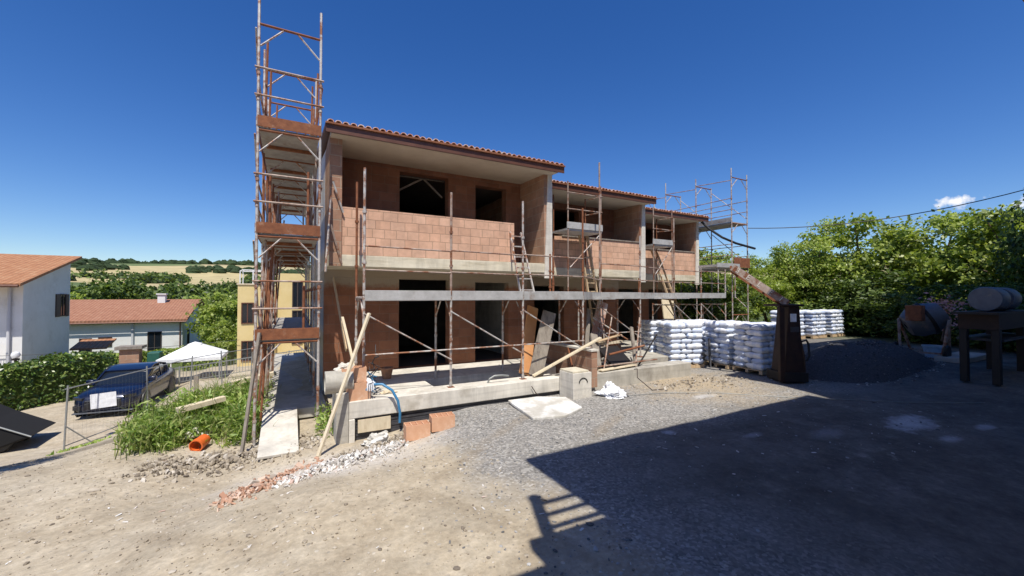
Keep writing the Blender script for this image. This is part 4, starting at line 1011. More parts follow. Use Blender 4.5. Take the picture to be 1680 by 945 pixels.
# ramp board and path slab
o = MB().bar((-.17, 8.02, gz(-.17, 8.0) + .03), (-.18, 9.95, -.02), .62, .045).build('ramp_board', 'concpale', None, bevel=.006); tag(o, 'pale formwork board laid as a ramp up to the tower walkway', 'ramp')
o = MB().box(-.55, .71, 9.9, 19.5, -.25, -.03).build('walkway', 'conc', None, bevel=.01); tag(o, kind='structure')
# tipped formwork
fw_ = thing('formwork', 'tipped dark formwork panel with a row of wedges along its raised edge', 'formwork', (7.9, 8.6, .4))
q = MB(); q.bar((7.62, 8.5, .62), (8.55, 8.75, .62), .05, .9, (-.1, .75, .65)); q.build('panel', 'dark', fw_)
q = MB(); q.bar((7.2, 8.42, .46), (7.55, 9.0, 1.3), .05, .22, (1, 0, 0)); q.build('side_board', 'woodgrey', fw_); MB().bar((8.6, 8.45, .5), (9.0, 9.0, 1.45), .05, .1, (1, 0, 0)).build('side_board', 'woodgrey', fw_)
for i in range(8):
    MB().box(7.55 + .15 * i, 7.66 + .15 * i, 8.86 + .03 * i, 9.0 + .03 * i, .99, 1.06).build('wedge', 'woodpale', fw_)
def steel(label, a, b_, r=.025, mat='rustpost'):
    o = MB().tube(a, b_, r).build('steel_prop', mat, None); return tag(o, label, 'prop')
steel('rust brown steel prop lying across the front of the tipped formwork', (7.5, 8.30, .82), (8.95, 8.45, .96), .03, 'rust')
steel('thin steel prop standing slanted at the sack side of the formwork, steepest of the group', (8.45, 8.3, .42), (9.45, 9.1, 1.72), .022)
steel('dark steel prop slanted low between formwork and cement sacks', (8.6, 8.35, .42), (9.75, 8.7, 1.22), .024, 'dark')
steel('pale steel prop slanted down over the back of the formwork', (7.85, 9.4, 1.75), (8.75, 8.9, 1.1), .022, 'galv')
steel('thin bare steel bar leaning across the left edge of the formwork', (7.3, 8.3, .42), (8.5, 9.3, 1.75), .02)
steel('pale steel prop crossing behind the formwork wedges', (8.55, 9.35, 1.0), (8.0, 9.6, 1.6), .02, 'galv')
steel('short rusty steel prop leaning on the dividing wall', (6.52, 8.6, .43), (6.58, 8.9, 1.0), .025, 'rust')
M['redwhite'] = mottled('pinkish_board', (.46, .25, .18), (.60, .38, .30), 2.5, .85, 0, .15, (.66, .60, .54), 1.3, (.46, .6))
plank('pointed_board', 'pinkish pointed board stained white standing behind the tipped formwork', (7.95, 9.6, .42), (8.55, 9.75, 2.2), .42, .04, 'redwhite', (0, 1, .1), 'board')
plank('ochre_board', 'pale ochre panel leaning at the foot of the far ladder', (14.3, 11.9, .4), (14.45, 12.3, 2.2), .75, .05, 'woodpale', (0, 1, .1), 'board')
plank('timber_plank', 'long weathered plank leaning from the formwork up to the second scaffold frame', (7.05, 8.75, .42), (7.75, 9.45, 2.0), .14, .03, 'woodgrey', (0, 1, .1))
plank('timber_plank', 'short brown plank lying over the wedges of the tipped formwork', (7.45, 8.75, 1.12), (8.75, 9.2, 1.22), .12, .03, 'wood')
plank('timber_plank', 'split pale plank thrown across the kerb under the formwork', (7.1, 8.22, .44), (8.5, 8.38, .46), .16, .03, 'woodpale')
plank('timber_plank', 'dark brown plank standing on edge at the back of the formwork', (7.3, 9.35, .55), (9.1, 9.55, .75), .04, .26, 'rustdark')
steel('pale steel prop leaning steeply against the second scaffold frame', (8.15, 9.2, .42), (8.3, 9.5, 2.3), .02, 'galv')
steel('long rust streaked prop lying low along the kerb under the formwork', (7.0, 8.4, .5), (9.3, 8.3, .56), .022, 'rustpost')
# bent rebar
o = MB().path([(8.0, 7.9, .45), (7.9, 7.7, .5), (7.8, 7.6, .3), (8.0, 7.3, .02), (8.3, 7.2, .03)], .012, 6).build('bent_rebar', 'rustdark', None); tag(o, 'bent reinforcing bar hooked over the kerb below the formwork', 'rebar')
o = MB().path([(4.9, 8.04, .3), (5.02, 8.02, .12), (5.1, 7.95, .05)], .010, 6).build('bent_rebar', 'rustdark', None); tag(o, 'thin wire standing out of the kerb face near the broken slab', 'rebar')
# hose/cord over the yard
pts = [(6.9, 7.2), (8.0, 6.95), (9.2, 6.3), (10.2, 5.4), (11.0, 4.6), (12.0, 3.8), (13.5, 2.9)]
o = MB().path([(x, y, gz(x, y) + .014) for x, y in pts], .008, 6).build('cable', 'post', None); tag(o, 'thin pale cable trailing over the yard from the kerb to the shaded side', 'cable')
# orange pipe in the weeds
px_, py_ = -1.5, 9.25; pz = gz(px_, py_) + .09
d_ = Vector((.35, 1, .12)).normalized(); mt = Matrix.Translation((px_, py_, pz)) @ d_.to_track_quat('Z', 'Y').to_matrix().to_4x4()
o = MB().lathe([(.095, 0), (.115, 0), (.115, .09), (.105, .10), (.105, .27), (.088, .27), (.088, .0)], 22, mt, False).build('drain_pipe', 'orangepipe', None, True); tag(o, 'short orange plastic drain pipe with its open end showing in the weeds', 'pipe')
crumple('plaster_chunk', 'large flat white plaster chunk propped in front of the dimpled membrane', 'plaster chunk', (1.42, 7.72, gz(1.42, 7.7) + .02), (.30, .16, .16), 'dustslab', 12)
crumple('plaster_chunk', 'pale plaster chunk at the edge of the weeds above the orange pipe', 'plaster chunk', (-1.62, 9.75, gz(-1.6, 9.75) + .1), (.22, .14, .12), 'concpale', 15)

# ------------------------------------------------------------------ loose stones and rubble (uncountable)
ICO = None
def ico():
    import bmesh
    bm = bmesh.new(); bmesh.ops.create_icosphere(bm, subdivisions=1, radius=1); me = bpy.data.meshes.new('x'); bm.to_mesh(me); bm.free()
    v = np.array([p.co[:] for p in me.vertices]); f = np.array([p.vertices[:] for p in me.polygons]); bpy.data.meshes.remove(me); return v, f
IV, IF = ico()
CUBE = np.array([(-1,-1,-1),(1,-1,-1),(1,1,-1),(-1,1,-1),(-1,-1,1),(1,-1,1),(1,1,1),(-1,1,1)], float); CF = np.array([(0,3,2),(0,2,1),(4,5,6),(4,6,7),(0,1,5),(0,5,4),(1,2,6),(1,6,5),(2,3,7),(2,7,6),(3,0,4),(3,4,7)])
def rotm(n):
    q = rng.normal(size=(n, 4)); q /= np.linalg.norm(q, axis=1)[:, None]; w_, x, y, z = q.T
    return np.stack([1-2*(y*y+z*z), 2*(x*y-z*w_), 2*(x*z+y*w_), 2*(x*y+z*w_), 1-2*(x*x+z*z), 2*(y*z-x*w_), 2*(x*z-y*w_), 2*(y*z+x*w_), 1-2*(x*x+y*y)], 1).reshape(n, 3, 3)
def scatter(name, pts, sizes, mat, base='ico', aspect=(1, .8, .55), full=False, kind='stuff'):
    V, F = (IV, IF) if base == 'ico' else (CUBE, CF)
    n = len(pts); v = np.repeat(V[None], n, 0)
    v = v * (1 + rng.uniform(-.28, .28, size=(n, len(V), 1)))
    v = v * np.array(aspect)[None, None] * np.asarray(sizes)[:, None, None] * rng.uniform(.6, 1.4, size=(n, 1, 3))
    if full: v = np.einsum('nij,nkj->nki', rotm(n), v)
    else:
        a = rng.uniform(0, 6.28, n); t = rng.normal(0, .25, n); ca, sa = np.cos(a), np.sin(a)
        x = v[..., 0] * ca[:, None] - v[..., 1] * sa[:, None]; y = v[..., 0] * sa[:, None] + v[..., 1] * ca[:, None]
        v = np.stack([x, y, v[..., 2] + x * t[:, None] * .5], -1)
    v += np.asarray(pts)[:, None, :]
    f = (F[None] + (np.arange(n) * len(V))[:, None, None]).reshape(-1, F.shape[1]); v = v.reshape(-1, 3)
    me = bpy.data.meshes.new(name); me.from_pydata(v.tolist(), [], f.tolist()); me.materials.append(M[mat])
    o = bpy.data.objects.new(name, me); C.objects.link(o); return tag(o, kind=kind)
def island_mat(name, stops):
    m, nt, b = newmat(name); g = N(nt, 'ShaderNodeNewGeometry')
    nt.links.new(ramp(nt, g.outputs['Random Per Island'], stops), b.inputs['Base Color']); b.inputs['Roughness'].default_value = .95; return m
M['stones'] = island_mat('loose_stones', [(0, (.17, .14, .11)), (.4, (.34, .285, .21)), (.85, (.44, .385, .31)), (1, (.60, .55, .48))])
M['greystones'] = island_mat('grey_stones', [(0, (.09, .09, .09)), (.5, (.24, .235, .23)), (1, (.48, .47, .45))])
M['redrubble'] = island_mat('brick_rubble', [(0, (.36, .19, .12)), (.5, (.52, .32, .22)), (.8, (.60, .44, .34)), (1, (.5, .44, .37))])
M['whiterubble'] = island_mat('plaster_rubble', [(0, (.42, .38, .33)), (.5, (.62, .59, .55)), (.85, (.78, .77, .74)), (1, (.5, .33, .25))])
M['darkstones'] = island_mat('dark_stones', [(0, (.03, .03, .032)), (.6, (.11, .11, .112)), (1, (.24, .235, .23))])
P_ = []
S_ = []
for _ in range(7500):
    y = rng.uniform(2.2, 11); x = rng.uniform(-5.5, 2.6 + rng.normal(0, .4)); 
    P_.append((x, y, gz(x, y) + .004)); S_.append(min(.032, .005 + rng.exponential(.0055)))
scatter('gravel', P_, S_, 'stones')
P_ = []; S_ = []
for _ in range(5000):
    y = rng.uniform(2.4, 8.0); x = rng.uniform(1.7, 12) + rng.normal(0, .3); 
    if y < 5.2 and x > 3 and rng.random() < .85: continue
    P_.append((x, y, gz(x, y) + .003)); S_.append(min(.04, .006 + rng.exponential(.006)))
scatter('gravel', P_, S_, 'greystones')
def strip(n, a, b_, w_, heap, mat, name, smin, smax, base='cube', asp=(1, .6, .3)):
    P_ = []; S_ = []
    for _ in range(n):
        t = rng.uniform(0, 1); o_ = rng.normal(0, w_); x = a[0] + (b_[0] - a[0]) * t + o_ * .3 + rng.normal(0, .08); y = a[1] + (b_[1] - a[1]) * t + o_
        h = heap * math.exp(-(o_ / w_) ** 2) * math.sin(math.pi * min(1, max(0, t * .9 + .05))) * rng.uniform(0, 1)
        P_.append((x, y, gz(x, y) + h + .01)); S_.append(rng.uniform(smin, smax) * (1.6 if rng.random() < .08 else 1))
    scatter(name, P_, S_, mat, base, asp, True)
strip(620, (-.75, 6.5), (.35, 7.1), .19, .09, 'redrubble', 'brick_rubble', .008, .038)
strip(1000, (-.1, 6.65), (1.75, 7.35), .19, .11, 'whiterubble', 'plaster_rubble', .008, .036)
strip(260, (.6, 7.25), (2.1, 7.7), .13, .10, 'stones', 'rubble', .015, .05, 'ico', (1, .7, .5))
strip(700, (-2.1, 8.6), (.5, 8.35), .28, .06, 'stones', 'rubble', .015, .055, 'ico', (1, .7, .5))
P_ = []; S_ = []
for _ in range(170):
    y = rng.uniform(3.0, 9.0); x = rng.uniform(-3.5, 9); P_.append((x, y, gz(x, y) + .006)); S_.append(rng.uniform(.008, .032))
scatter('litter', P_, S_, 'whiterubble', 'cube', (1, .35, .06))
P_ = []; S_ = []
for _ in range(420):
    a_ = rng.uniform(0, 6.28); r_ = rng.uniform(.86, 1.12); x = HX + r_ * 2.9 * math.cos(a_); y = HY + r_ * 1.5 * math.sin(a_); P_.append((x, y, gz(x, y) + .01)); S_.append(rng.uniform(.012, .04))
scatter('gravel', P_, S_, 'greystones')
pk = [HEAPV[rng.integers(0, len(HEAPV))] for _ in range(1500)]; pk = [(x + rng.normal() * .09, y + rng.normal() * .06, z + .005) for x, y, z in pk]
scatter('gravel', pk, rng.uniform(.008, .03, len(pk)), 'darkstones')
strip(160, (8.3, 7.4), (11.6, 7.3), .35, .02, 'stones', 'rubble', .012, .04)
# ------------------------------------------------------------------ vegetation
def leaf_quads(P, S, upbias=.5, wid=.55, normals=None):
    n = len(P); S = np.asarray(S)[:, None]
    nr = rng.normal(size=(n, 3)); 
    if normals is not None: nr = nr * .8 + normals
    nr[:, 2] += upbias; nr /= np.linalg.norm(nr, axis=1)[:, None]
    a = rng.normal(size=(n, 3)); a[:, 2] -= .4; a -= nr * (a * nr).sum(1)[:, None]; a /= np.linalg.norm(a, axis=1)[:, None] + 1e-9
    b = np.cross(nr, a)
    v = np.stack([P - a * S * .5, P + b * S * wid * .5 + a * S * .05 + nr * S * .08, P + a * S * .5, P - b * S * wid * .5 + a * S * .05 + nr * S * .08], 1)
    f = np.arange(n * 4).reshape(n, 4)
    return v.reshape(-1, 3), f
def mesh_np(name, v, f, mat):
    me = bpy.data.meshes.new(name); n = len(v); m_ = len(f)
    me.vertices.add(n); me.vertices.foreach_set('co', v.astype(np.float32).ravel())
    k = f.shape[1]; me.loops.add(m_ * k); me.loops.foreach_set('vertex_index', f.astype(np.int32).ravel())
    me.polygons.add(m_); me.polygons.foreach_set('loop_start', np.arange(0, m_ * k, k, dtype=np.int32)); me.polygons.foreach_set('loop_total', np.full(m_, k, dtype=np.int32))
    me.update(); me.validate(); me.materials.append(M[mat]); return me
def clumps(lobes, k, spread, per):
    """lobes: (cx,cy,cz,rx,ry,rz); clump centres near lobe surfaces, leaves gaussian round each"""
    P = []; NN = []
    wgt = np.array([l[3] * l[5] for l in lobes]); wgt = wgt / wgt.sum()
    for _ in range(k):
        l = lobes[rng.choice(len(lobes), p=wgt)]
        d = rng.normal(size=3); d /= np.linalg.norm(d); r = rng.uniform(.45, 1.0) ** .5 * rng.uniform(.9, 1.12)
        c = np.array(l[:3]) + d * r * np.array(l[3:6])
        s = spread * rng.uniform(.6, 1.3); n = int(per * rng.uniform(.6, 1.4))
        P.append(c + rng.normal(size=(n, 3)) * s * np.array([1, 1, .6])); NN.append(np.repeat(d[None], n, 0))
    return np.concatenate(P), np.concatenate(NN)
def trunk_mb(h, r, lobes, seed):
    rn = random.Random(seed); q = MB(); top = Vector((rn.uniform(-.2, .2), rn.uniform(-.2, .2), h))
    pts = [Vector((0, 0, -.3)), Vector((rn.uniform(-.08, .08), rn.uniform(-.08, .08), h * .4)), top]
    q.path(pts, r, 8, r * .55)
    for l in lobes: 
        e = Vector(l[:3]); mid = top.lerp(e, .5) + Vector((0, 0, .15)); q.path([top.lerp(pts[1], .3), mid, e], r * .5, 6, r * .15)
    return q
def tree_proto(lobes, k, spread, per, size, mat, th, tr, seed, upb=.5):
    P, NN = clumps(lobes, k, spread, per); P = P[P[:, 2] > .05]; NN = NN[:len(P)]
    v, f = leaf_quads(P, rng.uniform(.6, 1.25, len(P)) * size, upb, .6, NN)
    cm = mesh_np('crown', v, f, mat); t = trunk_mb(th, tr, lobes, seed).build('trunk', 'bark', None, True)
    t.data.transform(Matrix.Translation(t.location)); tm = t.data; bpy.data.objects.remove(t)
    return cm, tm
def plant(name, label, cat, proto, loc, rz, s, group=None):
    r = thing(name, label, cat, loc, group); r.rotation_euler.z = rz; r.scale = s
    for me, nm in ((proto[0], 'crown'), (proto[1], 'trunk')):
        o = bpy.data.objects.new(nm, me); C.objects.link(o); o.parent = r
    return r
PA = tree_proto([(0, 0, 4.6, 2.0, 2.0, 1.6), (1.3, .3, 3.4, 1.6, 1.6, 1.5), (-1.3, -.3, 3.2, 1.7, 1.7, 1.6), (.2, -1.0, 2.0, 1.9, 1.6, 1.6), (-.3, .6, 6.0, .9, .9, .9), (.9, -.6, 5.6, .6, .6, .7), (-1.3, -.9, 4.9, .7, .7, .7), (1.7, -.7, 4.6, .6, .6, .6), (.1, -1.7, 3.6, .7, .6, .6)], 150, .25, 95, .18, 'leafA', 2.4, .16, 1)
PB = tree_proto([(0, 0, 3.6, 2.2, 2.0, 1.6), (1.2, -.6, 2.6, 1.6, 1.6, 1.5), (-1.4, -.4, 2.2, 1.6, 1.6, 1.6), (.2, -.6, 1.2, 2.0, 1.5, 1.1), (-.6, -.9, 4.9, .7, .7, .7), (1.1, -1.2, 4.3, .7, .7, .6), (-1.7, -1.3, 3.5, .7, .6, .6)], 150, .26, 95, .20, 'leafB', 1.9, .15, 2)
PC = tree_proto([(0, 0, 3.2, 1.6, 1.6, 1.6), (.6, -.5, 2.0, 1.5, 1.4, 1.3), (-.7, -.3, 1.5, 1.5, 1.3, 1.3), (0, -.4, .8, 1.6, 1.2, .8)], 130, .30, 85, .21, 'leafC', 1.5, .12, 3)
GR = 'trees and tall shrubs behind the yard'
tr_ = [
    (PA, 24.5, 13.8, .66, 'low bright green tree nearest the end scaffold'),
    (PA, 26.2, 13.3, .76, 'bright bushy tree stepping up towards the middle of the lit clump'),
    (PB, 21.5, 14.6, .85, 'mid green shrub tree filling the gap beside the end scaffold'),
    (PA, 27.5, 12.6, .98, 'pale green tree with an uneven top above the distant sacks, tallest of the middle clump'),
    (PB, 29.0, 10.9, 1.2, 'broad mid green tree right behind the distant shaded sacks'),
    (PA, 31.0, 9.6, .80, 'light topped tree dipping below the overhead cable'),
    (PB, 30.0, 7.9, 1.2, 'broad leafy tree behind the cement mixer'),
    (PA, 31.5, 6.4, .92, 'tall pale green tree under the small white cloud'),
    (PB, 29.5, 5.2, 1.12, 'dense mid green tree above the steel rack'),
    (PA, 30.0, 3.6, .85, 'tree with bright leaves behind the drums at the picture edge'),
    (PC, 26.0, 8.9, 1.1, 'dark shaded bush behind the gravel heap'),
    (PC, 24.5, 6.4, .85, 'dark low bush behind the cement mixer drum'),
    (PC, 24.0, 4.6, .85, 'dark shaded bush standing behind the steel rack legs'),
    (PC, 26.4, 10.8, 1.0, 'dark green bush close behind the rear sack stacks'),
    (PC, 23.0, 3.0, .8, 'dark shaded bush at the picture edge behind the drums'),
    (PB, 20.5, 16.5, .9, 'shrub tree seen through the bays of the end scaffold'),
    (PC, 19.6, 13.6, 1.0, 'dark shrub at the foot of the end scaffold'),
    (PB, 24.0, 17.5, .9, 'mid green tree behind the end scaffold, farthest back'),
]
for i, (p, x, y, s, lb) in enumerate(tr_):
    plant('shrub_tree' if p is not PC else 'dark_bush', lb, 'tree' if p is not PC else 'bush', p, (x, y, gz(x, y)), i * 1.37, (s, s, s if p is not PC else s * .6), GR)
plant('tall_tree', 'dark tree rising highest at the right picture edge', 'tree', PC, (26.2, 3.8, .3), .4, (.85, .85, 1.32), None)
fl = tree_proto([(0, 0, .75, .8, .6, .5)], 26, .18, 16, .14, 'flower', .5, .04, 7)
plant('flowering_shrub', 'small pink flowering shrub in the shade beyond the mixer drum', 'shrub', fl, (21.3, 5.6, 1.0), 0, (1, 1, 1))
# left side trees
PD = tree_proto([(0, 0, 4.2, 2.4, 2.4, 2.0), (1.4, .2, 3.0, 1.8, 1.8, 1.7), (-1.4, -.3, 3.0, 1.8, 1.8, 1.7), (0, -.8, 1.6, 2.2, 1.6, 1.4)], 120, .42, 46, .42, 'leafB', 2.2, .2, 11)
PE = tree_proto([(0, 0, 4.8, 1.9, 1.9, 2.4), (.9, .2, 3.0, 1.7, 1.7, 1.7), (-.9, -.3, 2.6, 1.8, 1.8, 1.7), (0, -.4, 1.2, 2.0, 1.6, 1.1)], 120, .42, 46, .42, 'leafC', 2.2, .2, 12)
GL = 'trees in the valley behind the white bungalow'
def polar(px, z): 
    u = (px - 840) / 664; return (z * (.4787 + .878 * u), z * (.878 - .4787 * u))
for i, (px, z, topz, p, lb) in enumerate((
    (372, 40, 1.2, PD, 'rounded light green tree between the white bungalow and the yellow house'),
    (358, 33, -1.3, PD, 'low bushy tree at the gable end of the white bungalow'),
    (392, 50, 2.2, PE, 'dark tree rising behind the yellow house beside the scaffold tower'),
    (150, 92, 4.6, PD, 'wide tree just clear of the white house gable'),
    (180, 80, 5.2, PE, 'tall dark tree above the middle left of the bungalow roof'),
    (203, 84, 6.2, PE, 'tallest tree standing above the bungalow roof'),
    (226, 88, 4.8, PD, 'round green tree above the middle of the bungalow roof'),
    (252, 96, 3.8, PE, 'dark tree above the bungalow roof next to the chimney'),
    (282, 100, 3.4, PD, 'green tree standing above the bungalow chimney'),
    (308, 90, 5.4, PE, 'high dark tree above the end of the bungalow ridge'),
    (334, 84, 3.6, PD, 'light tree above the bungalow gable'),
    (358, 95, 5.0, PE, 'dark tree left of the yellow house terrace rail'),
    (128, 110, 5.6, PE, 'far dark tree touching the edge of the white house roof'))):
    x, y = polar(px, z); g = -3 if z < 60 else hz(math.hypot(x, y), math.atan2(y, x)) if math.hypot(x, y) > 150 else gz(x, y)
    h = topz + 2.4 - g - (2.6 if z > 60 else .4); s = h / 6.9
    plant('valley_tree', lb, 'tree', p, (x, y, g), i * 1.9, (s * (1.0 if z > 60 else .9),) * 2 + (s,), GL)
# tree added out of view at left, bough shaped to shade the track
dv_ = Vector((1.9, 1.3, 0)).normalized()
PL = tree_proto([(dv_.x * t, dv_.y * t, 6.9 - .12 * abs(t), .66, .6, .5) for t in (-1.6, -.8, 0, .8, 1.5)], 110, .17, 62, .2, 'leafB', 4.8, .17, 21)
plant('added_shade_tree', 'unseen leafy tree added beside the track, its long bough shaped to cast a strip of shade', 'tree', PL, (-7.0, 5.9, gz(-7, 5.9)), 0, (1, 1, 1))
# laurel hedge on the left
def hedge(name, label, path, h, w_, n, size, mat, zoff=0):
    P = []; NN = []
    pts = np.array(path); seg = np.linalg.norm(np.diff(pts, axis=0), axis=1); tot = seg.sum()
    for _ in range(n):
        t = rng.uniform(0, tot); i = 0
        while i < len(seg) - 1 and t > seg[i]: t -= seg[i]; i += 1
        d = (pts[i + 1] - pts[i]) / seg[i]; c = pts[i] + d * t; nrm = np.array([-d[1], d[0]])
        th = rng.uniform(0, 1); bul = 1 + .16 * mnoise.noise(Vector((c[0] * .9, c[1] * .9, 4)))
        if th < .38: o, z = rng.uniform(-1, 1), 1 + rng.normal(0, .035)
        else: o, z = rng.choice([-1, 1]) + rng.normal(0, .08), rng.uniform(0, 1)
        x, y = c + nrm * o * w_ * bul; P.append((x, y, gz(x, y) + zoff + z * h * bul)); NN.append((nrm[0] * o, nrm[1] * o, .5))
    v, f = leaf_quads(np.array(P), rng.uniform(.6, 1.3, n) * size, .3, .5, np.array(NN))
    off = np.array([pts[:, 0].mean(), pts[:, 1].mean(), 0])
    r = thing(name, label, 'hedge', off); o = bpy.data.objects.new('foliage', mesh_np('foliage', v - off, f, mat)); C.objects.link(o); o.parent = r
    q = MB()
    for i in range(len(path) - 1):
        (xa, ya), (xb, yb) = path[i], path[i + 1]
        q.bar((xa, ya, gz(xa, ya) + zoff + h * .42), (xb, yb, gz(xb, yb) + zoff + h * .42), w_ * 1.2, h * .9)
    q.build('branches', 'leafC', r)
    return r
hedge('laurel_hedge', 'glossy laurel hedge behind the dark blue car, running out of the picture', [(-13.6, 20.2), (-10.4, 23.2), (-7.6, 26.2)], 1.85, .55, 7500, .17, 'leafH')
hedge('garden_hedge', 'lighter clipped hedge in front of the white bungalow', [(-17.5, 35.5), (-10.8, 38.8), (-6.6, 41)], 1.05, .6, 5000, .24, 'leafA')
hedge('garden_hedge', 'low dark shrubbery behind the gazebo', [(-6.0, 33), (-3.4, 32.4)], 1.4, .5, 1500, .2, 'leafB')
fv_, ff_ = leaf_quads(FARLEAF[0], FARLEAF[1], .6, .8)
o = bpy.data.objects.new('far_woodland', mesh_np('far_woodland', fv_, ff_, 'leafC')); C.objects.link(o); tag(o, kind='stuff')
# weeds
P = []; S_ = []; 
cl = [(rng.uniform(-3.0, -.68), rng.uniform(8.8, 12.8), rng.uniform(.12, .46) * (1.5 if rng.random() < .07 else 1)) for _ in range(400)]
cl = [c for c in cl if c[1] > 9.0 + .15 * math.sin(c[0] * 5) + .45 * max(0, c[0] + 1.4) + .55 * max(0, -1.9 - c[0]) and c[0] > -2.35 - .22 * min(2, c[1] - 9.3) + .3 * max(0, c[1] - 11.6)]
cl = [c for c in cl if not (abs(c[0] + 1.5) < .42 and c[1] < 9.75) and math.hypot(c[0] + 1.65, c[1] - 10.3) > .38]
for x, y, h in cl:
    k = int(rng.uniform(60, 110)); q = rng.normal(size=(k, 3)) * np.array([.14, .14, 0]); zz = rng.uniform(.0, 1, k) ** .7 * h * (1.1 if y < 11.3 else .75)
    q[:, 0] += x; q[:, 1] += y; q[:, 2] = [gz(a, b_) for a, b_ in q[:, :2]] + zz; P.append(q)
P = np.concatenate(P)
v, f = leaf_quads(P, rng.uniform(.06, .19, len(P)), .3, .26)
o = bpy.data.objects.new('weeds', mesh_np('weeds', v, f, 'weed')); C.objects.link(o); tag(o, kind='stuff')
# long grass blades among them
bp = []; bs = []
for x, y, h in cl:
    for _ in range(int(rng.uniform(6, 26))):
        bx_, by_ = x + rng.normal() * .16, y + rng.normal() * .16; L_ = h * rng.uniform(.8, 1.7); lean = rng.normal(size=2) * .35; b0 = Vector((bx_, by_, gz(bx_, by_) - .01)); wv = Vector((rng.normal(), rng.normal(), 0)).normalized() * .008
        m1 = b0 + Vector((lean[0] * L_ * .35, lean[1] * L_ * .35, L_ * .6)); t1 = b0 + Vector((lean[0] * L_, lean[1] * L_, L_ * .95))
        bp += [b0 - wv, b0 + wv, m1 + wv * .8, m1 - wv * .8, t1]; k_ = len(bp) - 5; bs += [(k_, k_ + 1, k_ + 2, k_ + 3), (k_ + 3, k_ + 2, k_ + 4, k_ + 4)]
me = bpy.data.meshes.new('grass'); me.from_pydata([tuple(p) for p in bp], [], [f if f[2] != f[3] else f[:3] for f in bs]); me.materials.append(M['grass'])
o = bpy.data.objects.new('grass', me); C.objects.link(o); tag(o, kind='stuff')
P = []
for _ in range(260):
    x, y = rng.uniform(.45, .75), rng.uniform(8.5, 9.7); P.append((x, y, gz(x, y) + rng.uniform(0, .45)))
for _ in range(130):
    x, y = rng.uniform(-4.3, -3.5), rng.uniform(11.6, 12.6); P.append((x, y, gz(x, y) + rng.uniform(0, .04)))
v, f = leaf_quads(np.array(P), rng.uniform(.05, .13, len(P)), .2, .35); o = bpy.data.objects.new('weeds', mesh_np('weeds', v, f, 'weed')); C.objects.link(o); tag(o, kind='stuff')
# ------------------------------------------------------------------ houses on the left
def window(parent, plane, a0, a1, z0, z1, face, depth=.06, mat='frame', name='window'):
    """face: wall coordinate, plane 'y' (faces -y) or 'x' (faces +x)"""
    q = MB(); t = .06
    def bx(b_, a, c, z, zz, d0, d1):
        if plane == 'y': b_.box(a, c, face - d1, face - d0, z, zz)
        else: b_.box(face + d0, face + d1, a, c, z, zz)
    bx(q, a0, a0 + t, z0, z1, .003, depth); bx(q, a1 - t, a1, z0, z1, .003, depth); bx(q, a0 + t, a1 - t, z0, z0 + t, .003, depth); bx(q, a0 + t, a1 - t, z1 - t, z1, .003, depth); bx(q, (a0 + a1) / 2 - t / 2, (a0 + a1) / 2 + t / 2, z0 + t, z1 - t, .003, depth * .8)
    o = q.build(name, mat, parent); g = MB(); bx(g, a0 + t, a1 - t, z0 + t, z1 - t, .004, .02); g.build('pane', 'glass', o); return o
# white house with a single-pitch terracotta roof
h1 = thing('white_house', 'tall white house with a single pitched orange tile roof and a slit window', 'house', (-18, 34, -2))
sl_ = .2875; zr = lambda y: 3.04 + (y - 32.6) * sl_
MB().prism([(33.8, -3), (39.4, -3), (39.4, zr(39.4) - .12), (33.8, zr(33.8) - .12)], 0, -23, -13.5).build('wall', 'whiterender', h1)
MB().prism([(32.5, zr(32.5) - .1), (39.9, zr(39.9) - .1), (39.9, zr(39.9) + .06), (32.5, zr(32.5) + .06)], 0, -23.4, -13.1).build('roof', 'roofO', h1)
MB().tube((-23.3, 32.44, zr(32.5) - .06), (-13.15, 32.44, zr(32.5) - .08), .08, 8).build('gutter', 'gutter', h1)
MB().tube((-14.0, 33.7, -2.5), (-14.0, 33.7, 2.9), .08, 8).build('downpipe', 'greyrender', h1)
wn = window(h1, 'x', 37.95, 38.75, 1.02, 2.52, -13.5); 
MB().box(-13.497, -13.44, 37.42, 37.92, 1.0, 2.5).build('shutter', 'frame', h1); MB().box(-13.497, -13.44, 38.78, 39.15, 1.0, 2.5).build('shutter', 'frame', h1)
q = MB()
for i in range(14): q.tube((-15.6 + .11 * i, 33.3, -1.2), (-15.6 + .11 * i, 33.3, -.2), .015, 5)
q.tube((-15.7, 33.3, -.2), (-14.1, 33.3, -.2), .025, 6); q.build('railing', 'whitepaint', h1)
# white bungalow
h2 = thing('bungalow', 'long low white bungalow with a red brown tiled roof and chimney', 'house', (-14, 48.5, -2.9))
MB().prism([(48.5, -4.2), (60, -4.2), (60, .15), (54.5, 1.72), (48.5, .1)], 0, -24, -9.0).build('wall', 'whiterender', h2)
yz = [(48.0, .06), (54.5, 1.86), (61, .16), (61, .30), (54.5, 2.02), (48.0, .23)]
MB().prism(yz, 0, -24.5, -8.55).build('roof', 'roofR', h2)
MB().tube((-24.4, 47.93, .02), (-8.6, 47.93, -.02), .07, 7).build('gutter', 'gutter', h2); MB().tube((-9.15, 48.38, 0), (-9.15, 48.38, -4), .05, 7).build('downpipe', 'gutter', h2)
q = MB(); q.box(-11.9, -11.3, 53.2, 53.8, 1.2, 2.5); q.box(-12, -11.2, 53.1, 53.9, 2.5, 2.62); q.build('chimney', 'whiterender', h2)
window(h2, 'y', -16.0, -15.2, -3.4, -1.3, 48.5, name='door'); window(h2, 'y', -14.8, -13.9, -2.1, -1.25, 48.5); window(h2, 'y', -11.5, -10.5, -3.5, -.9, 48.5, name='door'); window(h2, 'x', 50.5, 51.3, -2.6, -1.0, -9.0)
MB().box(-12.6, -12.45, 48.35, 48.5, -4, .05).build('pillar', 'greyrender', h2)
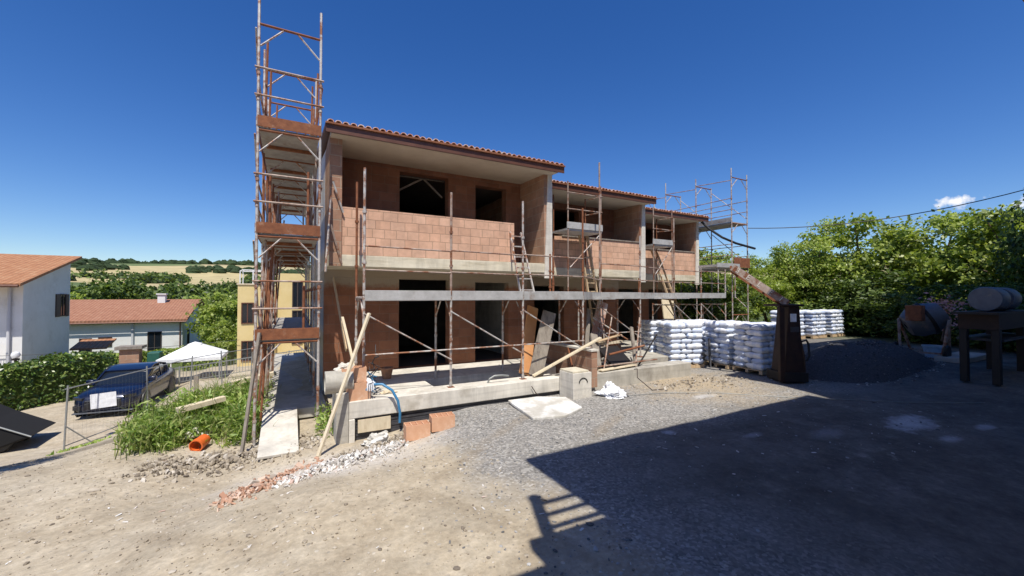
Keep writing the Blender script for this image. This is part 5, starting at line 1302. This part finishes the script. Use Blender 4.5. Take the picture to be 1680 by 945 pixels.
# porch roof seen beside the white house
o = MB().prism([(41.5, -1.62), (43.5, -1.1), (43.5, -1.0), (41.5, -1.5)], 0, -14.2, -12.2).build('roof', 'roofO'); o.name = 'porch_canopy'; tag(o, 'small orange tiled canopy beyond the corner of the tall white house', 'canopy')
# yellow house
h3 = thing('yellow_house', 'two storey yellow house with brown shutters partly hidden by the scaffold tower', 'house', (0, 31, -2))
MB().box(-3.0, -.9, 31, 40, -3.6, 3.1).build('wall', 'yellow', h3); MB().box(-.9, 5, 31.3, 40, -3.6, 3.9).build('wall', 'yellow', h3)
window(h3, 'y', -2.8, -2.12, .6, 1.95, 31, mat='gutter'); window(h3, 'y', -2.78, -2.1, -1.8, -.5, 31, mat='gutter'); window(h3, 'y', .05, .7, 1.6, 3.4, 31.3); window(h3, 'y', .05, .7, -.9, 1.4, 31.3)
q = MB()
for x in (-2.9, -2.3, -1.7, -1.1): q.path([(x, 33, 3.1), (x, 33, 4.05), (x + .06, 33, 4.12)], .03, 6)
q.path([(-2.9, 31.2, 3.1), (-2.9, 31.2, 3.95), (-2.8, 31.2, 4.05), (-1.0, 31.2, 4.05)], .035, 6); q.path([(-2.2, 31.2, 3.1), (-2.2, 31.2, 4.05)], .03, 6); q.path([(-2.9, 31.2, 4.0), (-2.9, 33, 4.05), (-1, 33, 4.08)], .03, 6)
q.build('terrace_railing', 'whitepaint', h3)
MB().box(-3.06, -.88, 30.94, 40.0, 3.102, 3.18).build('parapet_cap', 'woodpale', h3)
# garden gazebo
gp = thing('gazebo', 'white garden gazebo with a peaked canvas top on thin legs', 'gazebo', (-4.55, 27.2, -2.6))
GX, GY, GZ = -4.5, 27.2, -.78; q = MB(); h_ = 1.32
ring = lambda k, z: [(GX - k, GY - k, z), (GX + k, GY - k, z), (GX + k, GY + k, z), (GX - k, GY + k, z)]
q.v = ring(h_, GZ - .16) + ring(h_, GZ) + ring(h_ * .2, GZ + .58) + ring(h_ * .22, GZ + .60) + [(GX, GY, GZ + .72)]
q.f = [(r * 4 + i, r * 4 + (i + 1) % 4, r * 4 + 4 + (i + 1) % 4, r * 4 + 4 + i) for r in (0, 1, 2) for i in range(4)] + [(12 + i, 12 + (i + 1) % 4, 16) for i in range(4)]
o = q.build('canopy', 'canvas', gp); so_ = o.modifiers.new('thickness', 'SOLIDIFY'); so_.thickness = .015
for sx in (-1, 1):
    for sy in (-1, 1): MB().box(GX + sx * 1.25 - .025, GX + sx * 1.25 + .025, GY + sy * 1.25 - .025, GY + sy * 1.25 + .025, gz(GX, GY) - .1, GZ).build('leg', 'whitepaint', gp)
# grey railing along the street, pillars and bins
def rail_fence(name, label, a, b_, h, n, mat, zo=0, bars=True):
    r = thing(name, label, 'fence', (a[0], a[1], gz(*a)))
    q = MB(); A_, B_ = Vector((a[0], a[1], gz(*a) + zo)), Vector((b_[0], b_[1], gz(*b_) + zo)); up = Vector((0, 0, 1))
    q.bar(A_ + up * h, B_ + up * h, .04, .05); q.bar(A_ + up * .15, B_ + up * .15, .03, .03)
    if bars:
        k = int((B_ - A_).length / .13)
        for i in range(k): p = A_.lerp(B_, (i + .5) / k); q.bar(p + up * .15, p + up * h, .018, .018)
    q.build('bars', mat, r)
    for i in range(n): p = A_.lerp(B_, i / (n - 1)); MB().bar(p, p + up * (h + .06), .06, .06).build('post', mat, r)
    return r
rail_fence('street_railing', 'grey street railing in front of the white gazebo', (-6.4, 25.2), (1.5, 26.8), .85, 6, 'post')
mesh_ = thing('site_fence', 'thin grey wire mesh site fence with leaning posts in front of the dark blue car', 'fence', (-5.66, 16.6, gz(-5.66, 16.6)))
fp = [(-5.75, 16.6), (-4.5, 19.2), (-3.65, 21.2), (-2.7, 22.4), (-1.7, 23.4)]
for i, (x, y) in enumerate(fp): MB().tube((x, y, gz(x, y) - .1), (x + .06 * (-1) ** i, y, gz(x, y) + 1.85), .024, 7).build('post', 'post', mesh_)
q = MB()
for (xa, ya), (xb, yb) in zip(fp[:-1], fp[1:]):
    za, zb = gz(xa, ya), gz(xb, yb); q.tube((xa, ya, za + 1.75), (xb, yb, zb + 1.75), .018, 6); q.tube((xa, ya, za + .1), (xb, yb, zb + .1), .015, 6)
    k = 22
    for i in range(1, k):
        t = i / k; q.tube((xa + (xb - xa) * t, ya + (yb - ya) * t, za + (zb - za) * t + .1), (xa + (xb - xa) * t, ya + (yb - ya) * t, za + (zb - za) * t + 1.75), .0014, 3)
    for i in range(1, 8): t = .1 + 1.65 * i / 8; q.tube((xa, ya, za + t), (xb, yb, zb + t), .0014, 3)
q.build('mesh_panel', 'post', mesh_)
MB().tube((-5.72, 16.55, gz(-5.7, 16.6) + .7), (-5.2, 16.9, gz(-5.2, 16.9)), .02, 6).build('stay', 'post', mesh_)
sx, sy = -5.20, 17.68
sgz = gz(sx, sy)
q = MB(); q.bar((sx - .30, sy - .16, sgz + 1.20), (sx + .29, sy - .10, sgz + 1.23), .012, .46)
o = q.build('blank_sign', 'sheet'); tag(o, 'blank white sheet tied to the mesh fence in front of the car bonnet', 'sign')
x, y = -3.35, 20.6; o = MB().box(x - .07, x + .07, y - .07, y + .07, gz(x, y) - .1, gz(x, y) + 1.1).build('wooden_stake', 'woodgrey'); tag(o, 'thick weathered stake standing by the site fence beyond the weeds', 'stake')
x, y = -7.6, 29.2; z = gz(x, y); g_ = thing('gate_pillar', 'pinkish masonry gate pillar with a small tiled cap at the hedge end', 'pillar', (x, y, z))
MB().box(x - .4, x + .4, y - .3, y + .3, z - .3, z + 1.75).build('shaft', 'fin', g_); MB().box(x - .55, x + .55, y - .45, y + .45, z + 1.75, z + 1.9).build('cap', 'woodgrey', g_)
o = MB().box(-6.9, -6.35, 29.0, 29.7, gz(-6.6, 29.3) - .1, gz(-6.6, 29.3) + 1.5).build('refuse_bin', plain('green_bin', (.02, .10, .07), .5), None, bevel=.05); tag(o, 'dark green refuse bin beside the pinkish gate pillar', 'bin')
o = MB().box(-11.0, -8.1, 28.6, 28.9, gz(-9, 28.7) - .2, gz(-9, 28.7) + .8).build('garden_wall', 'blockdark'); tag(o, 'low brown garden wall between laurel hedge and gate pillar', 'wall')
# globe street lamp
x, y = polar(28, 20.0); z = gz(x, y)
lp = thing('garden_lamp', 'black garden lamp post with a white globe by the laurel hedge', 'lamp', (x, y, z))
q = MB(); q.tube((x, y, z - .1), (x, y, -.72), .05, 10); q.tube((x, y, z + .1), (x, y, z + .5), .10, 10, .06); q.tube((x, y, -1.0), (x, y, -.92), .12, 10); q.tube((x, y, -.78), (x, y, -.70), .14, 10); q.build('post', 'dark', lp, True)
MB().lathe([(.02, -.17), (.12, -.13), (.17, 0), (.13, .12), (.03, .17)], 16, Matrix.Translation((x, y, -.53))).build('globe', 'whitepaint', lp, True)

# ------------------------------------------------------------------ dark tarpaulin structure at the left edge
tpz = gz(-7, 17.8)
tp = thing('covered_trailer', 'low black tarpaulin covered trailer cut by the left picture edge', 'trailer', (-8.5, 17.5, tpz))
q = MB(); prof = [(-12.5, .25), (-7.5, .1), (-6.7, .4), (-7.6, .92), (-8.0, 1.2), (-12.5, 1.28)]
q.prism([(x, tpz + zz) for x, zz in prof], 1, 17.3, 18.9)
q.build('tarpaulin', 'tarp', tp, bevel=.05)
q = MB(); q.path([(-12.5, 17.27, tpz + 1.30), (-8.0, 17.27, tpz + 1.23), (-7.58, 17.27, tpz + .95), (-6.67, 17.27, tpz + .42)], .022, 6); q.build('edge_tube', 'post', tp)
for yy in (17.5, 18.7):
    MB().lathe([(.05, -.1), (.24, -.1), (.28, -.05), (.28, .05), (.24, .1), (.05, .1)], 18, Matrix.Translation((-7.4, yy, tpz + .27)) @ Matrix.Rotation(R(90), 4, 'X')).build('wheel', 'black', tp, True)
# ------------------------------------------------------------------ the car: coupe SUV, nose towards -y in local space
car = thing('parked_car', 'dark blue coupe SUV parked nose first behind the mesh fence', 'car', (0, 0, 0))
st = [  # y, half width, z bottom, z shoulder, (roof z, roof half width or None)
    (-2.38, .60, .34, .70), (-2.30, .78, .27, .84), (-2.12, .90, .24, .93), (-1.75, .97, .22, 1.00), (-1.2, .985, .22, 1.05), (-.6, .985, .22, 1.08),
    (.2, .985, .22, 1.10), (1.0, .985, .22, 1.13), (1.7, .98, .24, 1.17), (2.15, .94, .30, 1.19), (2.36, .82, .42, 1.15), (2.42, .70, .52, 1.0)]
def ring(hw, zb, zt, n=22):
    out = []; cz = (zb + zt) / 2; hh = (zt - zb) / 2
    for i in range(n):
        t = 2 * math.pi * i / n; c, s = math.cos(t), math.sin(t); e = .42
        out.append((hw * math.copysign(abs(c) ** e, c) * (1 - .035 * (s > 0) * abs(s)), cz + hh * math.copysign(abs(s) ** e, s)))
    return out
def loft(stations, n=22):
    q = MB(); vs = []
    for y, hw, zb, zt in stations: vs += [(x, y, z) for x, z in ring(hw, zb, zt, n)]
    k = len(stations); fs = [(i * n + j, i * n + (j + 1) % n, (i + 1) * n + (j + 1) % n, (i + 1) * n + j) for i in range(k - 1) for j in range(n)]
    fs += [tuple(reversed(range(n))), tuple(range((k - 1) * n, k * n))]
    return q.add(vs, fs)
def cpart(q, name, mat, parent=car, smooth=True, bevel=0):
    o = q.build(name, mat, None, smooth, bevel); o.data.transform(Matrix.Translation(o.location)); o.location = (0, 0, 0); o.parent = parent; return o
cpart(loft(st), 'body', 'car')
# glasshouse
gl_ = [(-1.05, .80, 1.0, 1.06), (-.35, .80, 1.0, 1.50), (.1, .79, 1.0, 1.60), (.8, .77, 1.02, 1.60), (1.5, .74, 1.05, 1.49), (2.18, .70, 1.1, 1.22)]
cpart(loft(gl_), 'windscreen', 'glass')
rf_ = [(-.42, .70, 1.47, 1.515), (.1, .70, 1.57, 1.63), (.8, .68, 1.57, 1.63), (1.5, .64, 1.45, 1.52), (2.2, .60, 1.17, 1.24)]
cpart(loft(rf_, 16), 'roof', 'car')
q = MB()
for s in (-1, 1):
    q.bar((s * .82, -1.02, 1.06), (s * .70, -.36, 1.50), .06, .06); q.bar((s * .82, .62, 1.06), (s * .72, .60, 1.58), .05, .05); q.bar((s * .80, 1.5, 1.12), (s * .68, 1.48, 1.48), .09, .12)
    q.path([(s * .73, -.36, 1.5), (s * .72, .1, 1.60), (s * .70, .8, 1.60), (s * .67, 1.5, 1.49), (s * .64, 2.15, 1.22)], .03, 6)
cpart(q, 'pillar', 'car')
for s in (-1, 1):
    for y in (-1.48, 1.48):
        wq = cpart(MB().lathe([(.20, -.12), (.35, -.12), (.385, -.08), (.385, .08), (.35, .12), (.20, .12)], 26, Matrix.Translation((s * .88, y, .385)) @ Matrix.Rotation(R(90), 4, 'Y')), 'wheel', 'black')
        cpart(MB().lathe([(.02, .06), (.10, .10), (.20, .11), (.27, .125), (.28, .10), (.27, 0), (.02, 0)], 20, Matrix.Translation((s * .88, y, .385)) @ Matrix.Rotation(R(90 * s), 4, 'Y')), 'rim', 'mixer', wq)
        cpart(MB().lathe([(.39, -.02), (.44, -.02), (.44, .02), (.39, .02), (.39, -.02)], 24, Matrix.Translation((s * .972, y, .385)) @ Matrix.Rotation(R(90), 4, 'Y'), False), 'wheel_arch', 'black')
    q = MB(); q.bar((s * .88, -2.16, .80), (s * .56, -2.345, .775), .10, .10); cpart(q, 'headlight', 'glass')
    q = MB(); q.bar((s * .60, -2.36, .46), (s * .86, -2.24, .46), .08, .16); cpart(q, 'air_intake', 'black')
    q = MB(); q.box(s * .96 - .13, s * .96 + .13, -.92, -.70, 1.06, 1.24); cpart(q, 'mirror', 'car', car, True, .04)
    q = MB(); q.box(s * .986 - .004, s * .986 + .004, -.45, .05, .88, .91); q.box(s * .986 - .004, s * .986 + .004, .9, 1.15, .92, .95); cpart(q, 'door_handle', 'dark')
q = MB(); q.box(-.52, .52, -2.415, -2.37, .44, .74); cpart(q, 'grille', 'black', car, True, .03)
q = MB(); q.box(-.48, .48, -2.425, -2.416, .70, .725); q.box(-.85, .85, -2.40, -2.28, .25, .29); cpart(q, 'trim', 'mixer')
q = MB(); q.box(-.27, .27, -2.432, -2.418, .50, .61); cpart(q, 'number_plate', 'sheet')
car.location = (-5.95, 22.95, gz(-6.0, 22) - .02); car.rotation_euler.z = R(-4)

# ------------------------------------------------------------------ overhead cables
def catenary(a, b_, sag, n=18):
    a, b_ = Vector(a), Vector(b_); return [a.lerp(b_, i / n) - Vector((0, 0, sag * 4 * (i / n) * (1 - i / n))) for i in range(n + 1)]
o = MB().path(catenary((18.4, 11.1, 5.5), (26.0, 1.0, 7.6), .8), .018, 5).build('overhead_cable', 'cable'); tag(o, 'thick overhead cable strung from the end scaffold over the tree tops', 'cable')
o = MB().path(catenary((28, 17, 4.3), (27.5, 1.0, 7.5), .9), .012, 5).build('overhead_cable', 'cable'); tag(o, 'thin overhead wire low between the tree tops under the thick cable', 'cable')
o = MB().path(catenary((-24, 33, -.2), (-2.9, 30.8, -.4), .5), .012, 5).build('overhead_cable', 'cable'); tag(o, 'thin wire crossing the white houses to the yellow house', 'cable')

# ------------------------------------------------------------------ house behind the viewpoint: it throws the big shadow across the yard
nb = thing('shading_house', 'rendered house standing behind the viewpoint whose eaves and balcony shade the yard', 'house', (6, -4, 0))
MB().box(1.75, 9.6, -9, -.3, -.2, 6.9).build('wall', 'whiterender', nb)
MB().prism([(-10, 7.0), (1.6, 7.0), (1.6, 7.2), (-4, 8.6), (-10, 7.2)], 0, 1.62, 9.5).build('roof', 'roofO', nb)
MB().box(9.62, 12.9, -9, 1.28, -.2, 10.0).build('wall', 'whiterender', nb)
MB().prism([(-10, 10.05), (2.65, 10.05), (2.65, 10.2), (-3, 11.4), (-10, 10.2)], 0, 9.5, 12.88).build('roof', 'roofO', nb)
MB().box(12.92, 23.5, -9, 1.28, -.2, 11.8).build('wall', 'whiterender', nb)
MB().prism([(-10, 11.85), (3.4, 11.85), (3.4, 12.0), (-3, 13.4), (-10, 12.0)], 0, 12.9, 24).build('roof', 'roofO', nb)
MB().box(-2.5, 2.3, -5, .33, 5.2, 5.45).build('balcony', 'conc', nb); MB().box(.95, 2.3, .332, .68, 5.2, 5.5).build('balcony', 'conc', nb)
MB().box(-2.5, 1.74, -6.2, -5.0, -.2, 5.2).build('wall', 'whiterender', nb)
q = MB()
for z in (5.72, 6.2, 6.68): q.bar((1.12, .65, z), (2.0, .65, z), .06, .07)
q.bar((1.17, .65, 5.5), (1.17, .65, 6.85), .12, .12); q.lathe([(.02, 0), (.09, .04), (.09, .12), (.02, .16)], 12, Matrix.Translation((1.17, .65, 6.85))); q.build('railing', 'rust', nb)
MB().box(-1.0, 1.6, -4.9, -.25, -.2, .8).build('landing', 'conc', nb)
